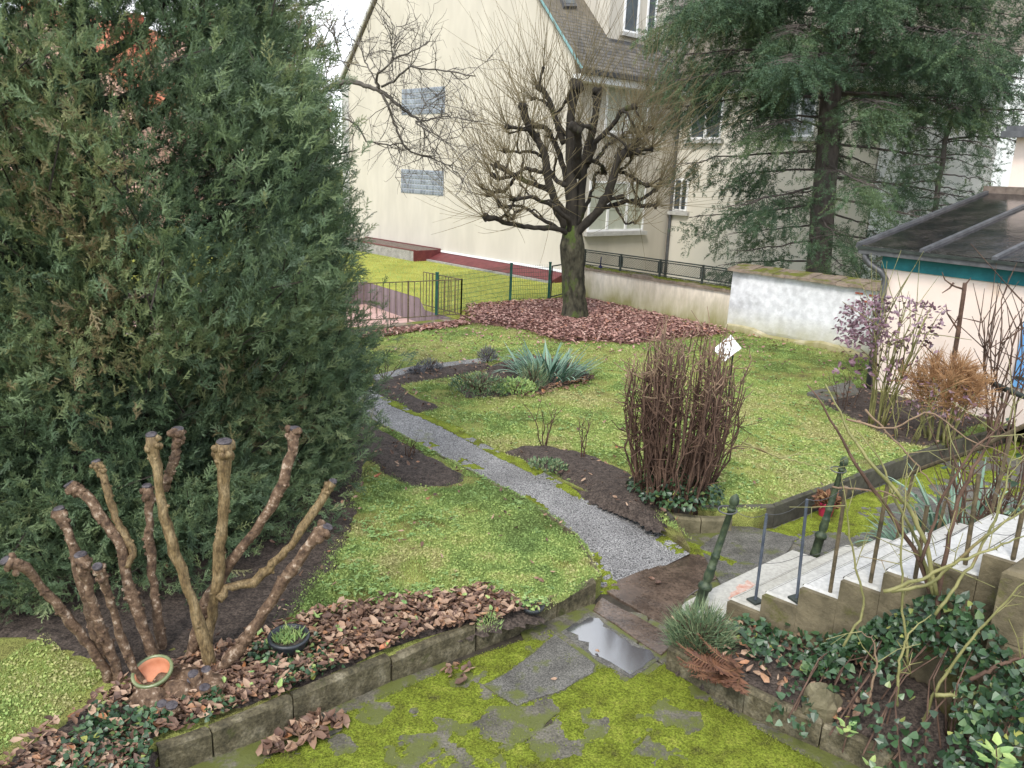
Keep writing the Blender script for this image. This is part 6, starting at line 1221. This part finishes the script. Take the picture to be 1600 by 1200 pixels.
for pp in ([(1506, 452), (1490, 447), (1476, 437), (1472, 425)], [(1508, 445), (1514, 438), (1517, 434)], [(1505, 480), (1495, 500), (1482, 520)], [(1490, 442), (1484, 450), (1472, 458)], [(1500, 520), (1480, 490), (1478, 475)], [(1484, 575), (1460, 555), (1440, 535)]):
    obj('branch', MB().tube(resamp([AT(*q, c[1] - .04 - .02 * i) for i, q in enumerate(pp)], 8), np.linspace(.018, .006, 8), 6, rough=.08), MT['canes'], t, smooth=True)
twiggy('bare_shrub', 'tall bare grey twigged shrub at right edge before the blue shutter', G(1575, 690, LZ), 13, 2.0, .25, 'canes', rad=.016, branch=9, spread=.75)
twiggy('bare_shrub', 'thin green caned bare shrub near the side path kerb', G(1415, 690, LZ), 8, .9, .12, 'greencane', rad=.008, branch=5, spread=.5)
twiggy('bare_shrub', 'tangle of dark thorny stems behind the upper stairs', v3(*SP(.9, W_ + .35, 0)[:2], .0), 16, 1.35, .3, 'canes', rad=.013, branch=8, spread=.55)
twiggy('bare_shrub', 'low brown stick clump beside the grey slab under the purple shrub', G(1320, 640, LZ), 6, .6, .1, 'canes', rad=.007, branch=4, spread=.4)
c = SP(1.5, W_ + .5, 0); n = 1300; P = np.c_[c[0] + rng.normal(0, .5, n), c[1] + rng.normal(0, .42, n), np.abs(rng.normal(.35, .45, n)) + .05]
obj('ivy', ivy_mass(P, np.tile(v3(-.5, -.3, .8), (n, 1)), (.04, .075), jit=.7), MT['ivy'], None, v3(c[0], c[1], 0), False, 'dark ivy mass behind the upper stairs at the right edge', 'ivy')
# slab in the grass by the purple shrub, boulder, mid grey pavers
t = struct('lawn_slab', MB().prism(rough_poly(np.array([G(*q, LZ)[:2] for q in [(1262, 617), (1330, 598), (1345, 618), (1295, 630)]]), .1, .01), LZ - .05, LZ + .05, .012), MT['greyslab'])
sc_ = G(1280, 1118, .17); mb = MB(); mb.blob(sc_ + v3(0, 0, .09), (.12, .09, .14), 8, .55, (12, 9)); obj('boulder', mb, MT['stone'], None, sc_, False, 'pointed mossy boulder on the soil behind the stair bed kerb', 'stone')

# ------------------------------------------------------------------ bed beside the stairs: soil, ivy bank, rose canes
SBED = [k + v3(.05, .06, 0) for k in kq] + [v3(4.2, 3.6, 0), SP(6 * st_len, -.42, 0), SP(5 * st_len, -.03, 0), SP(.2, -.03, 0), on(1150, 948, .17), G(1050, 1000, 0)]
def sbz(x, y, d):
    u = (np.stack([x, y], -1) - B0); e = u @ np.array([ES[0], ES[1]]) ; a = u @ AS
    return .15 + np.clip((e + .9) * .22, 0, .2) * np.clip(a / 1.2, 0, 1) + .05 * (fbm2(x, y, 6, 3, 3) - .5)
struct('stair_bed', patch(SBED, .05, sbz, -.05), MT['soil'], smooth=True)
n = 7000; A1_ = R(.75, 2.9, n); E1 = -R(0.10, 1.0, n); hh = np.interp(A1_, [.5, .9, 1.4, 2.9], [.02, .26, .72, 1.02]) * np.clip(1 - ((-E1) / 1.05) ** 1.6, 0, 1); q = np.array([SP(a, e, 0)[:2] for a, e in zip(A1_, E1)]); lum = fbm2(q[:, 0], q[:, 1], 4, 3, 41); keep = lum > .40
zb_ = sbz(q[:, 0], q[:, 1], 1) + hh * (.75 + .5 * lum) * R(.55, 1.05, n)
keep &= (edge_dist(q[:, 0], q[:, 1], [(k[0], k[1]) for k in kq] + [(k[0] + .01, k[1] - .01) for k in kq[::-1]]) > .30) | (R(0, 1, n) < .12); P = np.c_[q, zb_][keep]; nn = -ES * .7; obj('ivy', ivy_mass(P, np.tile(v3(nn[0], nn[1] - .1, .75), (len(P), 1)), (.026, .07), jit=.65), MT['ivy'], None, v3(*SP(1.8, -.5, .15)), False, 'glossy ivy bank climbing the mossy side of the stairs', 'ivy')
mb = MB()
for k in range(34):
    a, e = R(.8, 2.8), -R(.35, .9); p = SP(a, e, .17); q_ = SP(a + R(-.25, .25), -.06, np.interp(a, [.5, .9, 1.4, 2.9], [.2, .4, .8, 1.15])); m_ = (p + q_) / 2 + v3(-.12, -.1, .16) + rng.normal(0, .05, 3); mb.tube(resamp([p, m_, q_], 7), np.linspace(.007, .003, 7), 5)
obj('ivy_stems', mb, MT['canes'], None, v3(*SP(1.8, -.6, .15)), False, 'brown trailing stems running up through the ivy bank', 'ivy', kind='stuff')
q = sample([G(*k, .17) for k in [(1130, 985), (1230, 960), (1330, 1010), (1340, 1060), (1260, 1075), (1180, 1050)]], 520); P = np.c_[q, sbz(q[:, 0], q[:, 1], 1) + R(.02, .16, len(q))]
obj('ivy', ivy_mass(P, np.tile(v3(-.2, -.3, .9), (len(P), 1)), (.03, .07), jit=.5), MT['ivy'], None, G(1230, 1010, .15), False, 'low mixed ivy on the soil below the lower steps', 'ivy')
q = sample([G(*k, .17) for k in [(1120, 960), (1330, 960), (1380, 1190), (1260, 1110), (1120, 1040)]], 300); mb = MB(); leaves(mb, q, sbz(q[:, 0], q[:, 1], 1) + R(.01, .08, len(q)), (.04, .09), .7)
tag(obj('fallen_leaves', mb, MT['leaflitter']), 'dry leaves scattered over the soil of the stair bed', 'leaves', kind='stuff')
q = sample(FRS, 1700, lambda x, y: (((fbm2(x, y, 2.1, 3, 44) > .60) | ((y < 5.12 + .58 * (x + 1.2)) & (fbm2(x, y, 4, 2, 45) > .42))) & (x < -.3) & (x > -2.6)).astype(float)); P = np.c_[q, LZ + R(.02, .10, len(q))]; cI = np.clip(rng.normal(.5, .22, len(q)), 0, 1)
mb = ivy_mass(P, np.tile(v3(-.05, -.25, .9), (len(P), 1)), (.024, .048), jit=.5); obj('ivy', mb, MT['ivy'], None, G(400, 1080, LZ), False, 'ivy ground cover along the front kerb by the stump', 'ivy')
q = sample(FRS, 90, lambda x, y: (x > -1.9).astype(float)); mb = MB(); leaves(mb, q, LZ + R(.05, .11, len(q)), (.035, .07), .5); obj('yellow_leaves', mb, MT['lightleaf'], None, None, False, 'yellow green leaves of seedlings among the fallen leaves', 'leaves', kind='stuff')

RC = thing('climbing_rose', 'long arching thorny rose canes rising out of the ivy by the stairs', 'rose', SP(1.55, -.42, .2))
CN = [([(1462, 1010), (1455, 930), (1440, 880), (1390, 800), (1335, 725), (1302, 662), (1285, 630), (1262, 600)], 5.0, 5.3, 10, 'canes'), ([(1468, 1010), (1460, 930), (1432, 840), (1395, 775), (1380, 720), (1335, 670)], 4.95, 5.3, 8, 'greencane'), ([(1462, 930), (1448, 850), (1420, 790), (1370, 735), (1330, 685), (1318, 652), (1290, 600)], 4.9, 5.2, 9, 'greencane'),
      ([(1466, 1010), (1465, 930), (1480, 850), (1500, 770), (1545, 690), (1575, 610)], 4.9, 5.1, 10, 'canes'), ([(1380, 925), (1440, 905), (1490, 880), (1550, 858), (1620, 830)], 4.75, 4.5, 7, 'greencane'), ([(1395, 925), (1450, 915), (1500, 872), (1560, 822), (1640, 770)], 4.85, 4.7, 7, 'greencane'),
      ([(1440, 1135), (1458, 1085), (1490, 1035), (1530, 985), (1575, 935), (1640, 870)], 4.6, 4.4, 6, 'greencane'), ([(1462, 1088), (1530, 1084), (1640, 1080)], 4.5, 4.4, 8, 'greencane'), ([(1515, 1062), (1560, 1040), (1640, 1010)], 4.5, 4.4, 8, 'canes'), ([(1402, 1105), (1405, 1030), (1420, 990), (1455, 960)], 4.65, 4.7, 6, 'greencane'),
      ([(1420, 1040), (1410, 950), (1408, 860), (1416, 760), (1420, 700)], 4.8, 5.0, 5, 'greencane'), ([(1352, 640), (1400, 690), (1440, 735), (1470, 775), (1500, 800)], 5.3, 5.1, 4, 'canetip'), ([(1318, 1010), (1352, 950), (1330, 850), (1322, 790), (1315, 740)], 4.95, 5.2, 5, 'greencane'), ([(1460, 960), (1520, 880), (1560, 800), (1575, 740), (1590, 680)], 4.7, 4.9, 6, 'greencane'),
      ([(1440, 880), (1470, 780), (1520, 700), (1600, 640)], 4.9, 4.9, 6, 'canes'), ([(1320, 655), (1395, 672), (1450, 640), (1520, 690), (1600, 720)], 5.2, 5.0, 4, 'canetip'), ([(1160, 690), (1210, 712), (1250, 722), (1300, 735)], 5.4, 5.3, 4, 'greencane'), ([(1355, 1100), (1370, 1040), (1365, 1000), (1340, 985)], 4.7, 4.8, 5, 'canetip'), ([(1300, 760), (1390, 770), (1430, 800), (1445, 870)], 5.2, 5.0, 4, 'canetip')]
tt = MB()
for pp, Y0, Y1, r, mk in CN:
    W3 = [AT(*q, Y0 + (Y1 - Y0) * i / (len(pp) - 1)) for i, q in enumerate(pp)]; P3 = resamp(W3, 24); P3[1:-1] = (P3[:-2] + P3[1:-1] * 2 + P3[2:]) / 4; P3 = P3 + rng.normal(0, .004, P3.shape); rr = r * 5 / F_PX / 2 * .95; mb = MB(); mb.tube(P3, rr * np.interp(np.linspace(0, 1, 24), [0, .6, 1], [1, .7, .22]), 7, rough=.05)
    for k in range(14): i = int(R(1, 23)); d = rng.normal(0, 1, 3); tn = P3[min(i + 1, 23)] - P3[i - 1]; tn /= np.linalg.norm(tn); d -= tn * (d @ tn); d /= np.linalg.norm(d); mb.tube([P3[i] + d * rr * .7, P3[i] + d * (rr + .010)], [.004, .001], 4, False)
    obj('cane', mb, MT[mk], RC, smooth=True)
    for k in range(3): i = int(R(6, 23)); d = rng.normal(0, 1, 3) * v3(1, .5, 1) + (P3[i] - P3[i - 3]) / np.linalg.norm(P3[i] - P3[i - 3]); d /= np.linalg.norm(d); L_ = R(.1, .4); m_ = P3[i] + d * L_ * .5 + rng.normal(0, .02, 3); tt.tube([P3[i], m_, P3[i] + d * L_], [.004, .003, .002], 4, False); tt.tube([m_, m_ + (d + rng.normal(0, .6, 3)) * L_ * .4], [.003, .0015], 4, False)
obj('twigs', tt, MT['greencane'], RC, kind='stuff')
# small leafy shoots at the bottom right
def leafy(name, label, c, n, size, h, mk, spread, cat='plant'):
    t = thing(name, label, cat, c); mb = MB(); me = [single(MB().add(LF * v3(1.1, 1, .6), LFf, k), MT[mk], 'leaf') for k in (.2, .5, .8, 1)]
    obj('stem', mb.tube([c + v3(0, 0, -.05), c + v3(.01, 0, h * .5), c + v3(-.01, .01, h)], [.006, .005, .003], 5), MT['canes'], t)
    for k in range(n): a = k * 2.4; z = h * (.35 + .65 * k / n); p = c + v3(0, 0, z); inst('leaf', me[k % 4], t, p + v3(math.cos(a), math.sin(a), 0) * spread * .25, (R(.0, .5), R(-.3, .3), a - math.pi / 2), (size, size, size))
    return t
c = AT(1550, 1215, 3.95); leafy('leafy_shoot', 'fresh light green leafy shoot in the bottom right corner', c, 12, .085, .2, 'lightleaf', .1)
c = G(1318, 1165, .2); leafy('leafy_shoot', 'small variegated leafy shoot on the stair bed kerb', c, 10, .06, .17, 'lightleaf', .06)
c = G(1360, 1205, .12); leafy('leafy_shoot', 'two pale leaves at the bottom edge by the kerb end', c, 4, .06, .06, 'lightleaf', .05)
# single leaves that lie apart on the wet slabs and the lawn
for px, py, z, s, lab in ((1018, 905, .016, .07, 'dark curled leaf lying on the wet brown slab'), (1028, 912, .016, .09, 'dark wet leaf beside another on the brown slab'), (1052, 968, .016, .08, 'reddish leaf in the joint of the wet slabs'), (720, 1066, .015, .1, 'pale brown leaf on the moss below the kerb'), (866, 1062, .015, .05, 'small pale leaf on the bare grey slab'), (590, 745, LZ + .06, .1, 'orange leaf at the edge of the left bed'), (602, 1012, LZ + .05, .11, 'orange brown leaf resting beside the black bowl'), (934, 1018, .02, .05, 'tiny dark leaf lying in the puddle'), (1082, 785, LZ + .06, .09, 'orange leaf in front of the cane clump')):
    c = G(px, py, z); mb = MB(); mb.scatter(LFc * v3(1, 1, 1.5), LFf, [c], [(R(-.3, .3), R(-.4, .1), 1)], [s], R(.1, .9, 1)); obj('fallen_leaf', mb, MT['leaflitter' if 'orange' not in lab else 'terracotta'], None, c, False, lab, 'leaf')

# ------------------------------------------------------------------ repeats of a kind share a group
GROUPS = {'newel_post': 'ornamental posts of the stair railing', 'rose_bush': 'cut back roses in the beds', 'flower_pot': 'small pots at the lawn edge', 'plant_pot': 'planted pots and bowls in the garden', 'roof_tile_house': 'tiled houses beyond the yew', 'bare_shrub': 'bare shrubs along the annex and stairs', 'ivy': 'ivy patches in the garden', 'fallen_leaf': 'single fallen leaves', 'lavender': 'lavender tufts in the corner bed', 'strap_leaf_plant': 'strap leaved plants', 'low_shrub': 'low shrubs in the middle bed', 'ground_plant': 'low green plants in the beds', 'leafy_shoot': 'young leafy shoots at the stair bed'}
for o in list(COL.objects):
    if o.parent is None and o.name.split('.')[0] in GROUPS and o.get('category') and not o.get('kind'): o['group'] = GROUPS[o.name.split('.')[0]]
